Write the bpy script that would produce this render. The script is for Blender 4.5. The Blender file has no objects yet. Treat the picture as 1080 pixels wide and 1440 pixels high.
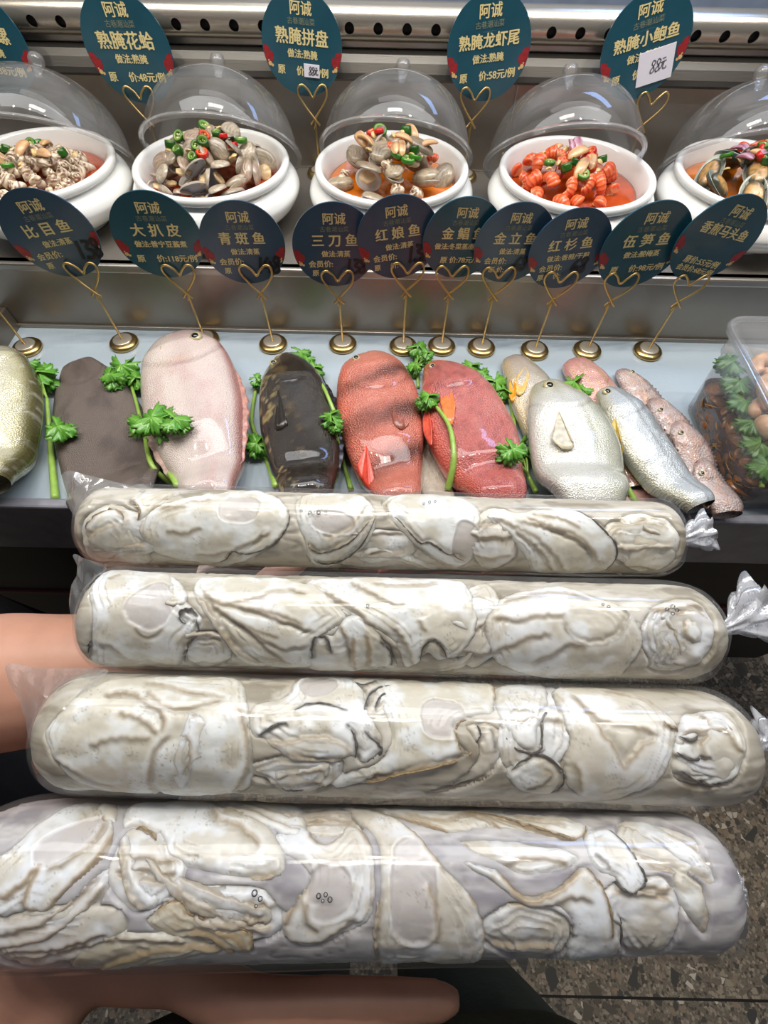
import bpy, bmesh, math, random
import numpy as np
from mathutils import Vector, Matrix
random.seed(7); rng = np.random.default_rng(7)
PI = math.pi
scene = bpy.context.scene
COL = scene.collection
H = 1.30                                   # height of the lens above the floor
# ------------------------------------------------------------------ camera
F_PX, PITCH, ROLL = 660.0, math.radians(59.4), math.radians(1.3)
_f = np.array([0, math.cos(PITCH), -math.sin(PITCH)])
_u0 = np.array([0, math.sin(PITCH), math.cos(PITCH)])
_r0 = np.array([1.0, 0, 0])
_r = _r0*math.cos(ROLL) + _u0*math.sin(ROLL)
_u = -_r0*math.sin(ROLL) + _u0*math.cos(ROLL)
CAM = np.array([0, 0, H])
cd = bpy.data.cameras.new('camera'); cam = bpy.data.objects.new('camera', cd); COL.objects.link(cam)
cd.sensor_fit = 'HORIZONTAL'; cd.sensor_width = 36; cd.lens = F_PX/1080*36
cd.clip_start = 0.02; cd.clip_end = 50
m = Matrix.Identity(4)
for i in range(3):
    m[i][0] = _r[i]; m[i][1] = _u[i]; m[i][2] = -_f[i]; m[i][3] = CAM[i]
cam.matrix_world = m
scene.camera = cam
# ------------------------------------------------------------------ light
scene.view_settings.view_transform = 'Standard'
scene.view_settings.look = 'None'
scene.view_settings.gamma = 1
scene.view_settings.use_curve_mapping = False
scene.view_settings.exposure = 0.0
scene.cycles.transparent_max_bounces = 24
scene.cycles.max_bounces = 8
world = bpy.data.worlds.new('world'); scene.world = world; world.use_nodes = True
wb = world.node_tree.nodes['Background']
_wt = world.node_tree
_tc = _wt.nodes.new('ShaderNodeTexCoord'); _sx = _wt.nodes.new('ShaderNodeSeparateXYZ'); _cr = _wt.nodes.new('ShaderNodeValToRGB')
_mr = _wt.nodes.new('ShaderNodeMapRange'); _mr.inputs[1].default_value = -1; _mr.inputs[2].default_value = 1
_wt.links.new(_tc.outputs['Generated'], _sx.inputs[0]); _wt.links.new(_sx.outputs[2], _mr.inputs[0]); _wt.links.new(_mr.outputs[0], _cr.inputs[0]); _wt.links.new(_cr.outputs[0], wb.inputs[0])
_e = _cr.color_ramp.elements; _e[0].position = 0.42; _e[0].color = (0.05, 0.045, 0.04, 1); _e[1].position = 0.72; _e[1].color = (0.14, 0.147, 0.165, 1)
wb.inputs[1].default_value = 1.0
def area(name, loc, target, sx, sy, power, color, shape='RECTANGLE'):
    l = bpy.data.lights.new(name, 'AREA'); l.shape = shape; l.size = sx
    if shape in ('RECTANGLE', 'ELLIPSE'): l.size_y = sy
    l.energy = power; l.color = color
    o = bpy.data.objects.new(name, l); COL.objects.link(o); o.location = loc
    d = Vector(target) - Vector(loc)
    o.rotation_euler = d.to_track_quat('-Z', 'Y').to_euler()
    return o
area('canopy_light', (0.05, 0.66, H+0.46), (0.05, 0.56, H-0.4), 1.7, 0.26, 8.0, (0.98, 0.99, 1.0))
area('counter_light', (-0.06, 0.55, H+1.00), (-0.06, 0.3, H-0.5), 0.42, 0.13, 3.2, (1.0, 0.97, 0.92))
area('fill_light', (0.2, 0.95, H+1.25), (0.1, 0.2, 0.9), 1.6, 0.3, 4.0, (0.97, 0.98, 1.0))  # added unseen fill from above, lifts the overall brightness
area('screen_light', (0.58, 1.04, H+0.43), (0.1, 0.1, H-0.3), 0.5, 0.12, 2.4, (0.30, 0.50, 1.0))
for k in range(7):
    x = -0.9 + 0.3*k
    area('spot_bulb', (x, 0.50, H+0.62), (x, 0.72, H-0.4), 0.018, 0.018, 1.6, (1.0, 0.90, 0.76), 'DISK')
# ------------------------------------------------------------------ pixel helpers (rays to real planes)
def ray(px, py):
    return _f + (px-540)/F_PX*_r + (720-py)/F_PX*_u
def at_z(px, py, z):
    d = ray(px, py); return CAM + d*((z-H)/d[2])
def at_y(px, py, y):
    d = ray(px, py); return CAM + d*(y/d[1])
def at_depth(px, py, t):
    return CAM + ray(px, py)*t
# ------------------------------------------------------------------ object helpers
def link(o, parent=None):
    COL.objects.link(o)
    if parent is not None: o.parent = parent
    return o
def tag(o, label=None, cat=None, group=None, kind=None):
    if label: o['label'] = label
    if cat: o['category'] = cat
    if group: o['group'] = group
    if kind: o['kind'] = kind
    return o
def thing(name, label, cat, loc=(0, 0, 0), group=None):
    o = bpy.data.objects.new(name, None); COL.objects.link(o); o.location = loc
    o.empty_display_size = 0.02
    return tag(o, label, cat, group)
def mesh_np(name, V, F, mat, parent=None, smooth=True, cols=None, uvs=None, origin=None):
    """V (n,3), F list of tuples or (m,4)/(m,3) array; world coordinates when parent is an Empty with only a location."""
    V = np.asarray(V, dtype=np.float64)
    off = np.zeros(3)
    if parent is not None:
        q = parent
        while q is not None:
            off = off + np.array(q.location); q = q.parent
    elif origin is not None: off = np.asarray(origin, float)
    V = V - off
    me = bpy.data.meshes.new(name)
    if isinstance(F, np.ndarray):
        k = F.shape[1]; nF = F.shape[0]
        me.vertices.add(len(V)); me.vertices.foreach_set('co', V.ravel())
        me.loops.add(nF*k); me.loops.foreach_set('vertex_index', F.ravel().astype(np.int32))
        me.polygons.add(nF); me.polygons.foreach_set('loop_start', np.arange(0, nF*k, k, dtype=np.int32))
        me.update(calc_edges=True); me.validate()
    else:
        me.from_pydata([tuple(v) for v in V], [], [tuple(f) for f in F]); me.update()
    if smooth: me.polygons.foreach_set('use_smooth', [True]*len(me.polygons))
    if cols is not None:
        a = me.color_attributes.new('Col', 'FLOAT_COLOR', 'POINT')
        c = np.ones((len(V), 4), np.float32); c[:, :3] = cols
        a.data.foreach_set('color', c.ravel())
    if uvs is not None:
        uvl = me.uv_layers.new(name='UVMap')
        idx = np.zeros(len(me.loops), np.int32); me.loops.foreach_get('vertex_index', idx)
        uvl.data.foreach_set('uv', np.asarray(uvs, np.float32)[idx].ravel())
    if mat: me.materials.append(mat)
    o = bpy.data.objects.new(name, me); link(o, parent)
    if parent is None and origin is not None: o.location = origin
    return o
class MB:
    """collects shapes that make up ONE part"""
    def __init__(s): s.V = []; s.F = []
    def add(s, V, F):
        b = len(s.V); s.V += [tuple(v) for v in V]; s.F += [tuple(i+b for i in f) for f in F]
    def build(s, name, mat, parent=None, smooth=True, origin=None, bevel=0):
        o = mesh_np(name, np.array(s.V), s.F, mat, parent, smooth, origin=origin)
        if bevel:
            b = o.modifiers.new('bevel', 'BEVEL'); b.width = bevel; b.segments = 2; b.limit_method = 'ANGLE'
        return o
def box_vf(lo, hi):
    x0, y0, z0 = lo; x1, y1, z1 = hi
    V = [(x0,y0,z0),(x1,y0,z0),(x1,y1,z0),(x0,y1,z0),(x0,y0,z1),(x1,y0,z1),(x1,y1,z1),(x0,y1,z1)]
    return V, [(3,2,1,0),(4,5,6,7),(0,1,5,4),(1,2,6,5),(2,3,7,6),(3,0,4,7)]
def box(name, lo, hi, mat, parent=None, bevel=0.002):
    b = MB(); b.add(*box_vf(lo, hi)); return b.build(name, mat, parent, False, bevel=bevel)
def lathe_vf(profile, n=48, c=(0, 0, 0), cap=True):
    V = []; F = []
    for r, z in profile:
        for k in range(n):
            a = 2*PI*k/n; V.append((c[0]+r*math.cos(a), c[1]+r*math.sin(a), c[2]+z))
    for i in range(len(profile)-1):
        for k in range(n):
            F.append((i*n+k, i*n+(k+1) % n, (i+1)*n+(k+1) % n, (i+1)*n+k))
    if cap:
        F.append(tuple(reversed(range(n)))); F.append(tuple((len(profile)-1)*n+k for k in range(n)))
    return V, F
def spline(P, n=8, closed=False):
    P = np.asarray(P, float); m_ = len(P); out = []
    rngi = range(m_ if closed else m_-1)
    for i in rngi:
        if closed: p0, p1, p2, p3 = P[(i-1) % m_], P[i], P[(i+1) % m_], P[(i+2) % m_]
        else: p0, p1, p2, p3 = P[max(i-1, 0)], P[i], P[i+1], P[min(i+2, m_-1)]
        for t in np.linspace(0, 1, n, endpoint=False):
            out.append(0.5*((2*p1)+(-p0+p2)*t+(2*p0-5*p1+4*p2-p3)*t*t+(-p0+3*p1-3*p2+p3)*t**3))
    if not closed: out.append(P[-1])
    return np.array(out)
def tube_vf(P, R, n=10, cap=True, flat=None):
    """tube along polyline P with radius R (scalar or per point)"""
    P = np.asarray(P, float); m_ = len(P); R = np.broadcast_to(np.asarray(R, float), (m_,))
    T = np.gradient(P, axis=0); T /= np.linalg.norm(T, axis=1)[:, None]+1e-12
    ref = np.array([0, 0, 1.0]) if abs(T[0][2]) < 0.9 else np.array([1.0, 0, 0])
    V = []; F = []
    nrm = np.cross(T[0], ref); nrm /= np.linalg.norm(nrm)
    for i in range(m_):
        nrm = nrm - T[i]*np.dot(nrm, T[i]); nrm /= np.linalg.norm(nrm); b = np.cross(T[i], nrm)
        for k in range(n):
            a = 2*PI*k/n; V.append(P[i]+R[i]*(math.cos(a)*nrm+math.sin(a)*b))
    for i in range(m_-1):
        for k in range(n): F.append((i*n+k, i*n+(k+1) % n, (i+1)*n+(k+1) % n, (i+1)*n+k))
    if cap: F.append(tuple(reversed(range(n)))); F.append(tuple((m_-1)*n+k for k in range(n)))
    return V, F
def ball_vf(c, r, nu=16, nv=10):
    r = np.broadcast_to(np.asarray(r, float), (3,)); V = []; F = []
    for i in range(nv+1):
        t = PI*i/nv
        for k in range(nu):
            a = 2*PI*k/nu
            V.append((c[0]+r[0]*math.sin(t)*math.cos(a), c[1]+r[1]*math.sin(t)*math.sin(a), c[2]+r[2]*math.cos(t)))
    for i in range(nv):
        for k in range(nu): F.append((i*nu+k, (i+1)*nu+k, (i+1)*nu+(k+1) % nu, i*nu+(k+1) % nu))
    return V, F
def copy_tree(o, parent=None):
    c = o.copy(); COL.objects.link(c)
    if parent is not None: c.parent = parent
    for ch in [q for q in o.children]: copy_tree(ch, c)
    return c
# numpy value noise
def _hash(ix, iy, seed):
    h = (ix.astype(np.int64)*374761393 + iy.astype(np.int64)*668265263 + seed*144269504) & 0xffffffff
    h = ((h ^ (h >> 13))*1274126177) & 0xffffffff
    return ((h ^ (h >> 16)) & 0xffff)/65535.0
def vnoise(x, y, seed=0):
    x = np.asarray(x, float); y = np.asarray(y, float)
    ix = np.floor(x); iy = np.floor(y); fx = x-ix; fy = y-iy
    fx = fx*fx*(3-2*fx); fy = fy*fy*(3-2*fy)
    a = _hash(ix, iy, seed); b = _hash(ix+1, iy, seed); c = _hash(ix, iy+1, seed); d = _hash(ix+1, iy+1, seed)
    return (a*(1-fx)+b*fx)*(1-fy)+(c*(1-fx)+d*fx)*fy
def fbm(x, y, seed=0, o=4):
    s = 0; a = 0.5; t = 0
    for k in range(o):
        s = s+a*vnoise(x*2**k, y*2**k, seed+k*17); t += a; a *= 0.5
    return s/t
def sstep(a, b, x):
    t = np.clip((x-a)/(b-a), 0, 1); return t*t*(3-2*t)
def lerp(a, b, t):
    a = np.asarray(a, float); b = np.asarray(b, float); t = np.asarray(t)[..., None]
    return a*(1-t)+b*t
def L(r, g=None, b=None):
    """sRGB 0-255 to linear"""
    c = np.array([r, g, b] if g is not None else r, float)/255
    return np.where(c <= 0.04045, c/12.92, ((c+0.055)/1.055)**2.4)
# ------------------------------------------------------------------ materials
def mat(name, col=(0.5, 0.5, 0.5), rough=0.5, metal=0.0, attr=False, bump=None, coat=0.0, spec=0.5, var=0.0, vscale=30, sss=0.0, alpha=1.0, trans=0.0):
    M = bpy.data.materials.new(name); M.use_nodes = True; nt = M.node_tree; N = nt.nodes; LK = nt.links
    P = N['Principled BSDF']
    P.inputs['Roughness'].default_value = rough; P.inputs['Metallic'].default_value = metal
    P.inputs['Specular IOR Level'].default_value = spec
    P.inputs['Coat Weight'].default_value = coat; P.inputs['Coat Roughness'].default_value = 0.12
    P.inputs['Transmission Weight'].default_value = trans
    if sss: P.inputs['Subsurface Weight'].default_value = sss; P.inputs['Subsurface Radius'].default_value = (0.004, 0.0034, 0.0028); P.inputs['Subsurface Scale'].default_value = 1.0
    col = tuple(float(c) for c in col)
    src = None
    if attr:
        a = N.new('ShaderNodeAttribute'); a.attribute_name = 'Col'; src = a.outputs['Color']
    tc = N.new('ShaderNodeTexCoord')
    if var:
        nz = N.new('ShaderNodeTexNoise'); nz.inputs['Scale'].default_value = vscale; nz.inputs['Detail'].default_value = 5
        LK.new(tc.outputs['Object'], nz.inputs['Vector'])
        mr = N.new('ShaderNodeMapRange'); mr.inputs[3].default_value = 1-var; mr.inputs[4].default_value = 1+var
        mr.inputs[1].default_value = 0.3; mr.inputs[2].default_value = 0.7
        LK.new(nz.outputs['Fac'], mr.inputs[0])
        mx = N.new('ShaderNodeVectorMath'); mx.operation = 'SCALE'
        if src: LK.new(src, mx.inputs[0])
        else: mx.inputs[0].default_value = col
        LK.new(mr.outputs[0], mx.inputs['Scale']); src = mx.outputs[0]
    if src: LK.new(src, P.inputs['Base Color'])
    else: P.inputs['Base Color'].default_value = (*col, 1)
    if bump:
        sc, st, dist = bump[:3]
        nz = N.new('ShaderNodeTexNoise'); nz.inputs['Scale'].default_value = sc; nz.inputs['Detail'].default_value = 4
        if len(bump) > 3:
            mp = N.new('ShaderNodeMapping'); mp.inputs['Scale'].default_value = bump[3]
            LK.new(tc.outputs['Object'], mp.inputs[0]); LK.new(mp.outputs[0], nz.inputs['Vector'])
        else: LK.new(tc.outputs['Object'], nz.inputs['Vector'])
        bp = N.new('ShaderNodeBump'); bp.inputs['Strength'].default_value = st; bp.inputs['Distance'].default_value = dist
        LK.new(nz.outputs['Fac'], bp.inputs['Height']); LK.new(bp.outputs[0], P.inputs['Normal'])
    return M
def film_mat(name, *, cap=0.32, tint=(1, 1, 1), gl_rough=0.05, milk=0.06, ior=1.45, bump=(60, 0.25, 0.002), milkcol=(0.9, 0.92, 0.95), gain=1.0, dirt=None):
    M = bpy.data.materials.new(name); M.use_nodes = True; nt = M.node_tree; N = nt.nodes; LK = nt.links
    N.remove(N['Principled BSDF']); out = N['Material Output']
    tr = N.new('ShaderNodeBsdfTransparent'); tr.inputs[0].default_value = (*tint, 1)
    gl = N.new('ShaderNodeBsdfGlossy'); gl.inputs['Roughness'].default_value = gl_rough
    df = N.new('ShaderNodeBsdfDiffuse'); df.inputs[0].default_value = (*milkcol, 1)
    fr = N.new('ShaderNodeFresnel'); fr.inputs[0].default_value = ior
    tc = N.new('ShaderNodeTexCoord'); nz = N.new('ShaderNodeTexNoise'); nz.inputs['Scale'].default_value = bump[0]; nz.inputs['Detail'].default_value = 3
    LK.new(tc.outputs['Object'], nz.inputs['Vector'])
    bp = N.new('ShaderNodeBump'); bp.inputs['Strength'].default_value = bump[1]; bp.inputs['Distance'].default_value = bump[2]
    LK.new(nz.outputs['Fac'], bp.inputs['Height'])
    LK.new(bp.outputs[0], gl.inputs['Normal']); LK.new(bp.outputs[0], fr.inputs['Normal'])
    m1 = N.new('ShaderNodeMixShader'); m1.inputs[0].default_value = milk
    if dirt:
        n2 = N.new('ShaderNodeTexNoise'); n2.inputs['Scale'].default_value = dirt[0]; n2.inputs['Detail'].default_value = 6
        LK.new(tc.outputs['Object'], n2.inputs['Vector'])
        mr = N.new('ShaderNodeMapRange'); mr.inputs[1].default_value = 0.42; mr.inputs[2].default_value = 0.72
        mr.inputs[3].default_value = milk; mr.inputs[4].default_value = dirt[1]
        LK.new(n2.outputs['Fac'], mr.inputs[0]); LK.new(mr.outputs[0], m1.inputs[0])
    LK.new(tr.outputs[0], m1.inputs[1]); LK.new(df.outputs[0], m1.inputs[2])
    mu = N.new('ShaderNodeMath'); mu.operation = 'MULTIPLY'; mu.use_clamp = True; mu.inputs[1].default_value = gain
    mn = N.new('ShaderNodeMath'); mn.operation = 'MINIMUM'; mn.inputs[1].default_value = cap
    LK.new(fr.outputs[0], mn.inputs[0]); LK.new(mn.outputs[0], mu.inputs[0])
    m2 = N.new('ShaderNodeMixShader'); LK.new(mu.outputs[0], m2.inputs[0]); LK.new(m1.outputs[0], m2.inputs[1]); LK.new(gl.outputs[0], m2.inputs[2])
    LK.new(m2.outputs[0], out.inputs['Surface'])
    return M
STEEL = mat('brushed_steel', L(158, 153, 146), 0.32, 0.75, bump=(40, 0.10, 0.001, (1, 20, 20)), var=0.12, vscale=6)
STEEL_WALL = mat('dull_steel', L(142, 134, 124), 0.36, 0.85, bump=(30, 0.08, 0.001, (30, 1, 1)), var=0.18, vscale=4)
PIPE = mat('pipe_steel', L(178, 172, 160), 0.25, 0.8, bump=(60, 0.06, 0.001, (1, 20, 20)))
DARK = mat('black_panel', L(28, 27, 26), 0.5, var=0.4, vscale=12)
LIPM = mat('grey_lip', L(150, 151, 160), 0.36, 0.4, bump=(50, 0.12, 0.001, (1, 25, 25)), var=0.15, vscale=40)
BOARD = mat('wet_board', L(172, 186, 196), 0.18, coat=0.4, bump=(160, 0.30, 0.001), var=0.05, vscale=9)
GOLD = mat('brass', L(196, 168, 112), 0.28, 1.0, var=0.1, vscale=120)
GOLDW = mat('brass_wire', L(196, 166, 108), 0.32, 0.9)
SILVER = mat('silver_disc', L(205, 196, 178), 0.3, 0.7)
WHITE = mat('white_ceramic', L(236, 236, 232), 0.12, coat=0.5, bump=(9, 0.05, 0.004))
TEAL = mat('teal_card', L(26, 76, 92), 0.32, coat=0.25, var=0.10, vscale=25)
NAVY = mat('navy_card', L(44, 72, 96), 0.34, coat=0.25, var=0.10, vscale=25)
CARD_EDGE = mat('card_edge', L(150, 170, 176), 0.3)
LETTER = mat('pale_gold_print', L(222, 208, 150), 0.5)
LETTER_DIM = mat('dim_gold_print', L(128, 136, 112), 0.5)
RED = mat('red_flower_print', L(146, 30, 36), 0.45, var=0.25, vscale=300)
GOLDP = mat('gold_line_print', L(214, 178, 120), 0.5)
PAPER = mat('white_paper', L(226, 226, 238), 0.7)
INK = mat('black_ink', L(14, 16, 24), 0.4)
PEN = mat('grey_pen', L(84, 84, 92), 0.5)
FILM = film_mat('bag_film', cap=0.16, gl_rough=0.085, milk=0.045, ior=1.45, bump=(26, 0.16, 0.004), gain=1.0)
FLAP = film_mat('bag_flap_film', cap=0.22, gl_rough=0.10, milk=0.20, ior=1.5, bump=(50, 0.35, 0.006), gain=1.0, milkcol=(0.75, 0.78, 0.8))
TAIL = film_mat('bag_tail_film', gl_rough=0.12, milk=0.42, ior=1.6, bump=(120, 0.6, 0.004), gain=1.4, milkcol=(0.85, 0.88, 0.95))
DOME = film_mat('clear_dome', cap=0.25, tint=(0.93, 0.93, 0.93), gl_rough=0.025, milk=0.07, ior=1.5, bump=(20, 0.06, 0.003), gain=1.1, milkcol=(0.62, 0.62, 0.6), dirt=(16, 0.17))
DOMER = film_mat('clear_rim', cap=0.5, tint=(0.88, 0.88, 0.88), gl_rough=0.08, milk=0.12, ior=1.5, bump=(30, 0.1, 0.002), gain=1.2, milkcol=(0.8, 0.8, 0.78))
TUB = film_mat('clear_tub', tint=(0.96, 0.96, 0.95), gl_rough=0.08, milk=0.13, ior=1.45, bump=(12, 0.10, 0.003), milkcol=(0.72, 0.74, 0.76))
OYST = mat('oyster_flesh', attr=True, rough=0.36, coat=0.12, bump=(520, 0.14, 0.0008), sss=0.6)
FRINGE = mat('oyster_fringe', L(66, 58, 46), 0.5, var=0.7, vscale=700, bump=(900, 0.6, 0.001))
FRINGE_B = mat('oyster_fringe_brown', L(142, 118, 78), 0.5, var=0.5, vscale=700, bump=(900, 0.5, 0.001))
BRINE = mat('cloudy_brine', attr=True, rough=0.5, sss=0.6)
# ------------------------------------------------------------------ floor, wall, counter
def terrazzo():
    M = bpy.data.materials.new('terrazzo'); M.use_nodes = True; nt = M.node_tree; N = nt.nodes; LK = nt.links
    P = N['Principled BSDF']; P.inputs['Roughness'].default_value = 0.35
    tc = N.new('ShaderNodeTexCoord')
    col = None
    def layer(scale, thr, ramp, prev, seedoff, size):
        mp = N.new('ShaderNodeMapping'); mp.inputs['Location'].default_value = (seedoff, seedoff*0.7, 0)
        LK.new(tc.outputs['Object'], mp.inputs[0])
        wz = N.new('ShaderNodeTexNoise'); wz.inputs['Scale'].default_value = scale*1.3
        LK.new(mp.outputs[0], wz.inputs['Vector'])
        ad = N.new('ShaderNodeVectorMath'); ad.operation = 'MULTIPLY_ADD'; ad.inputs[1].default_value = (0.5/scale,)*3
        LK.new(wz.outputs['Color'], ad.inputs[0]); LK.new(mp.outputs[0], ad.inputs[2])
        v = N.new('ShaderNodeTexVoronoi'); v.voronoi_dimensions = '2D'; v.inputs['Scale'].default_value = scale
        LK.new(ad.outputs[0], v.inputs['Vector'])
        v2 = N.new('ShaderNodeTexVoronoi'); v2.voronoi_dimensions = '2D'; v2.feature = 'DISTANCE_TO_EDGE'; v2.inputs['Scale'].default_value = scale
        LK.new(ad.outputs[0], v2.inputs['Vector'])
        sp = N.new('ShaderNodeSeparateColor'); LK.new(v.outputs['Color'], sp.inputs[0])
        g1 = N.new('ShaderNodeMath'); g1.operation = 'LESS_THAN'; g1.inputs[1].default_value = thr; LK.new(sp.outputs[0], g1.inputs[0])
        g2 = N.new('ShaderNodeMath'); g2.operation = 'GREATER_THAN'; g2.inputs[1].default_value = size; LK.new(v2.outputs['Distance'], g2.inputs[0])
        mu = N.new('ShaderNodeMath'); mu.operation = 'MULTIPLY'; LK.new(g1.outputs[0], mu.inputs[0]); LK.new(g2.outputs[0], mu.inputs[1])
        cr = N.new('ShaderNodeValToRGB'); cr.color_ramp.interpolation = 'CONSTANT'
        while len(cr.color_ramp.elements) < len(ramp): cr.color_ramp.elements.new(0.5)
        for e, (p, c) in zip(cr.color_ramp.elements, ramp): e.position = p; e.color = (*L(c), 1)
        LK.new(sp.outputs[1], cr.inputs[0])
        mx = N.new('ShaderNodeMix'); mx.data_type = 'RGBA'
        LK.new(mu.outputs[0], mx.inputs[0]); LK.new(prev, mx.inputs[6]); LK.new(cr.outputs[0], mx.inputs[7])
        return mx.outputs[2]
    nz = N.new('ShaderNodeTexNoise'); nz.inputs['Scale'].default_value = 260; LK.new(tc.outputs['Object'], nz.inputs['Vector'])
    cr = N.new('ShaderNodeValToRGB'); cr.color_ramp.elements[0].position = 0.3; cr.color_ramp.elements[1].position = 0.75
    cr.color_ramp.elements[0].color = (*L(108, 98, 84), 1); cr.color_ramp.elements[1].color = (*L(142, 130, 112), 1)
    LK.new(nz.outputs['Fac'], cr.inputs[0]); c = cr.outputs[0]
    c = layer(190, 0.45, [(0, (152, 140, 120)), (0.35, (90, 82, 70)), (0.7, (172, 156, 134))], c, 1.7, 0.06)
    c = layer(85, 0.30, [(0, (166, 152, 130)), (0.3, (86, 80, 72)), (0.55, (152, 132, 110)), (0.85, (214, 202, 182))], c, 3.1, 0.09)
    c = layer(36, 0.16, [(0, (78, 75, 69)), (0.45, (100, 92, 78)), (0.82, (198, 184, 160))], c, 5.3, 0.09)
    sx = N.new('ShaderNodeSeparateXYZ'); LK.new(tc.outputs['Object'], sx.inputs[0])
    a = N.new('ShaderNodeMath'); a.operation = 'ADD'; a.inputs[1].default_value = 0.352+0.8*10; LK.new(sx.outputs[1], a.inputs[0])
    b = N.new('ShaderNodeMath'); b.operation = 'MODULO'; b.inputs[1].default_value = 0.8; LK.new(a.outputs[0], b.inputs[0])
    g = N.new('ShaderNodeMath'); g.operation = 'LESS_THAN'; g.inputs[1].default_value = 0.0045; LK.new(b.outputs[0], g.inputs[0])
    mx = N.new('ShaderNodeMix'); mx.data_type = 'RGBA'; LK.new(g.outputs[0], mx.inputs[0]); LK.new(c, mx.inputs[6]); mx.inputs[7].default_value = (*L(38, 33, 27), 1)
    LK.new(mx.outputs[2], P.inputs['Base Color'])
    return M
b = MB(); b.add(*box_vf((-1.6, -1.2, -0.05), (1.6, 1.3, 0))); o = b.build('floor', terrazzo(), None, False)
tag(o, 'brown-grey terrazzo floor with pale and dark stone chips', 'floor', kind='structure')
WALLM = mat('blue_grey_wall', L(120, 132, 152), 0.3, var=0.1)
b = MB(); b.add(*box_vf((-1.6, 1.12, 0), (1.6, 1.17, 2.6))); o = b.build('wall_back', WALLM, None, False)
tag(o, 'blue-grey wall behind the steel counter', 'wall', kind='structure')

TZ = H-0.50; SZ = H-0.393; RY = 0.625
counter = thing('display_counter', 'stainless steel stepped seafood counter with a wet pale tray and dark base', 'counter', (0, 0.3, 0))
box('tray_board', (-0.75, 0.297, TZ-0.02), (0.95, RY, TZ), BOARD, counter)
box('riser', (-0.75, RY, TZ-0.02), (0.95, RY+0.012, SZ), STEEL_WALL, counter)
box('riser_foot_strip', (-0.75, RY-0.004, TZ), (0.95, RY, TZ+0.006), STEEL, counter, 0.001)
box('shelf', (-0.75, RY-0.004, SZ-0.012), (0.95, 0.93, SZ), STEEL, counter, 0.003)
box('back_panel', (-0.75, 0.915, SZ), (0.95, 0.93, H-0.262), STEEL_WALL, counter)
for x in (-0.235, 0.185, 0.60):
    box('panel_seam', (x, 0.913, SZ), (x+0.0025, 0.915, H-0.264), STEEL, counter, 0.0008)
# rounded ledge under the pipe
pr = [(0.930, -0.276), (0.908, -0.276), (0.904, -0.272), (0.906, -0.266), (0.912, -0.256), (0.920, -0.249), (0.930, -0.246), (0.960, -0.245), (0.960, -0.276)]
V = []; F = []
for x in (-0.75, 0.95): V += [(x, y, H+z) for y, z in pr]
n = len(pr)
for k in range(n): F.append((k, (k+1) % n, n+(k+1) % n, n+k))
mesh_np('ledge', np.array(V), F, mat('satin_steel', L(92, 89, 84), 0.42, 0.95, bump=(40, 0.1, 0.001, (1, 20, 20))), counter, False)
# perforated pipe: holes cut through the wall of the tube
def perforated_pipe():
    R, T, cy, cz = 0.021, 0.002, 0.938, H-0.219
    b = MB(); prof = [(R, 0), (R, 1.9), (R-T, 1.9), (R-T, 0)]
    V, F = lathe_vf(prof, 144, cap=False); n = 144
    F += [(3*n+k, 3*n+(k+1) % n, (k+1) % n, k) for k in range(n)]
    b.add([(-0.95+z, cy+x, cz+y) for x, y, z in V], F)
    o = b.build('perforated_pipe', PIPE, counter)
    # cutters
    c = MB(); p0 = at_y(48, 38, cy-R)
    d = Vector((0, -1, 0.02)).normalized()
    for k in range(-6, 36):
        x = p0[0]+0.0405*k
        if x > 0.94: break
        ring = []
        for s in (0.008, 0.05):
            ring += [(x+0.0068*math.cos(2*PI*i/20), cy-s, cz-0.003+0.0068*math.sin(2*PI*i/20)) for i in range(20)]
        F = [tuple(range(20)), tuple(reversed(range(20, 40)))]+[(i, 20+i, 20+(i+1) % 20, (i+1) % 20) for i in range(20)]
        c.add(ring, F)
    co = c.build('pipe_cutter', None, counter, False)
    for q in (o, co):
        bm = bmesh.new(); bm.from_mesh(q.data); bmesh.ops.recalc_face_normals(bm, faces=bm.faces); bm.to_mesh(q.data); bm.free()
    bo = o.modifiers.new('b', 'BOOLEAN'); bo.object = co; bo.operation = 'DIFFERENCE'; bo.solver = 'EXACT'
    bpy.context.view_layer.update()
    dg = bpy.context.evaluated_depsgraph_get()
    me = bpy.data.meshes.new_from_object(o.evaluated_get(dg))
    me.polygons.foreach_set('use_smooth', [False]*len(me.polygons)); o.modifiers.clear(); o.data = me; o.data.name = 'perforated_pipe'
    bpy.data.objects.remove(co)
    b = MB(); V, F = lathe_vf([(R-T-0.004, 0), (R-T-0.004, 1.9)], 32)
    b.add([(-0.95+z, cy+x, cz+y) for x, y, z in V], F); b.build('pipe_shade_core', mat('pipe_shade_black', (0.004, 0.004, 0.004), 0.9), counter)  # near-black filler added to stand in for the shade inside the pipe
perforated_pipe()
box('pipe_bracket', (-0.75, 0.93, H-0.246), (0.95, 0.975, H-0.236), STEEL, counter)
box('front_lip', (-0.75, 0.283, H-0.600), (0.95, 0.297, H-0.486), LIPM, counter, 0.003)
box('front_panel', (-0.75, 0.305, 0.10), (0.95, 0.325, H-0.60), DARK, counter)
box('toe_kick', (-0.75, 0.33, 0.0), (0.95, 0.35, 0.10), DARK, counter)
box('red_strip', (-0.75, 0.300, H-0.835), (0.95, 0.306, H-0.825), mat('dark_red_strip', L(96, 38, 30), 0.5), counter, 0.001)
pl = at_z(22, 470, TZ)
box('end_divider', (pl[0]-0.012, 0.297, TZ-0.01), (pl[0], RY, TZ+0.035), STEEL_WALL, counter)

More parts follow.
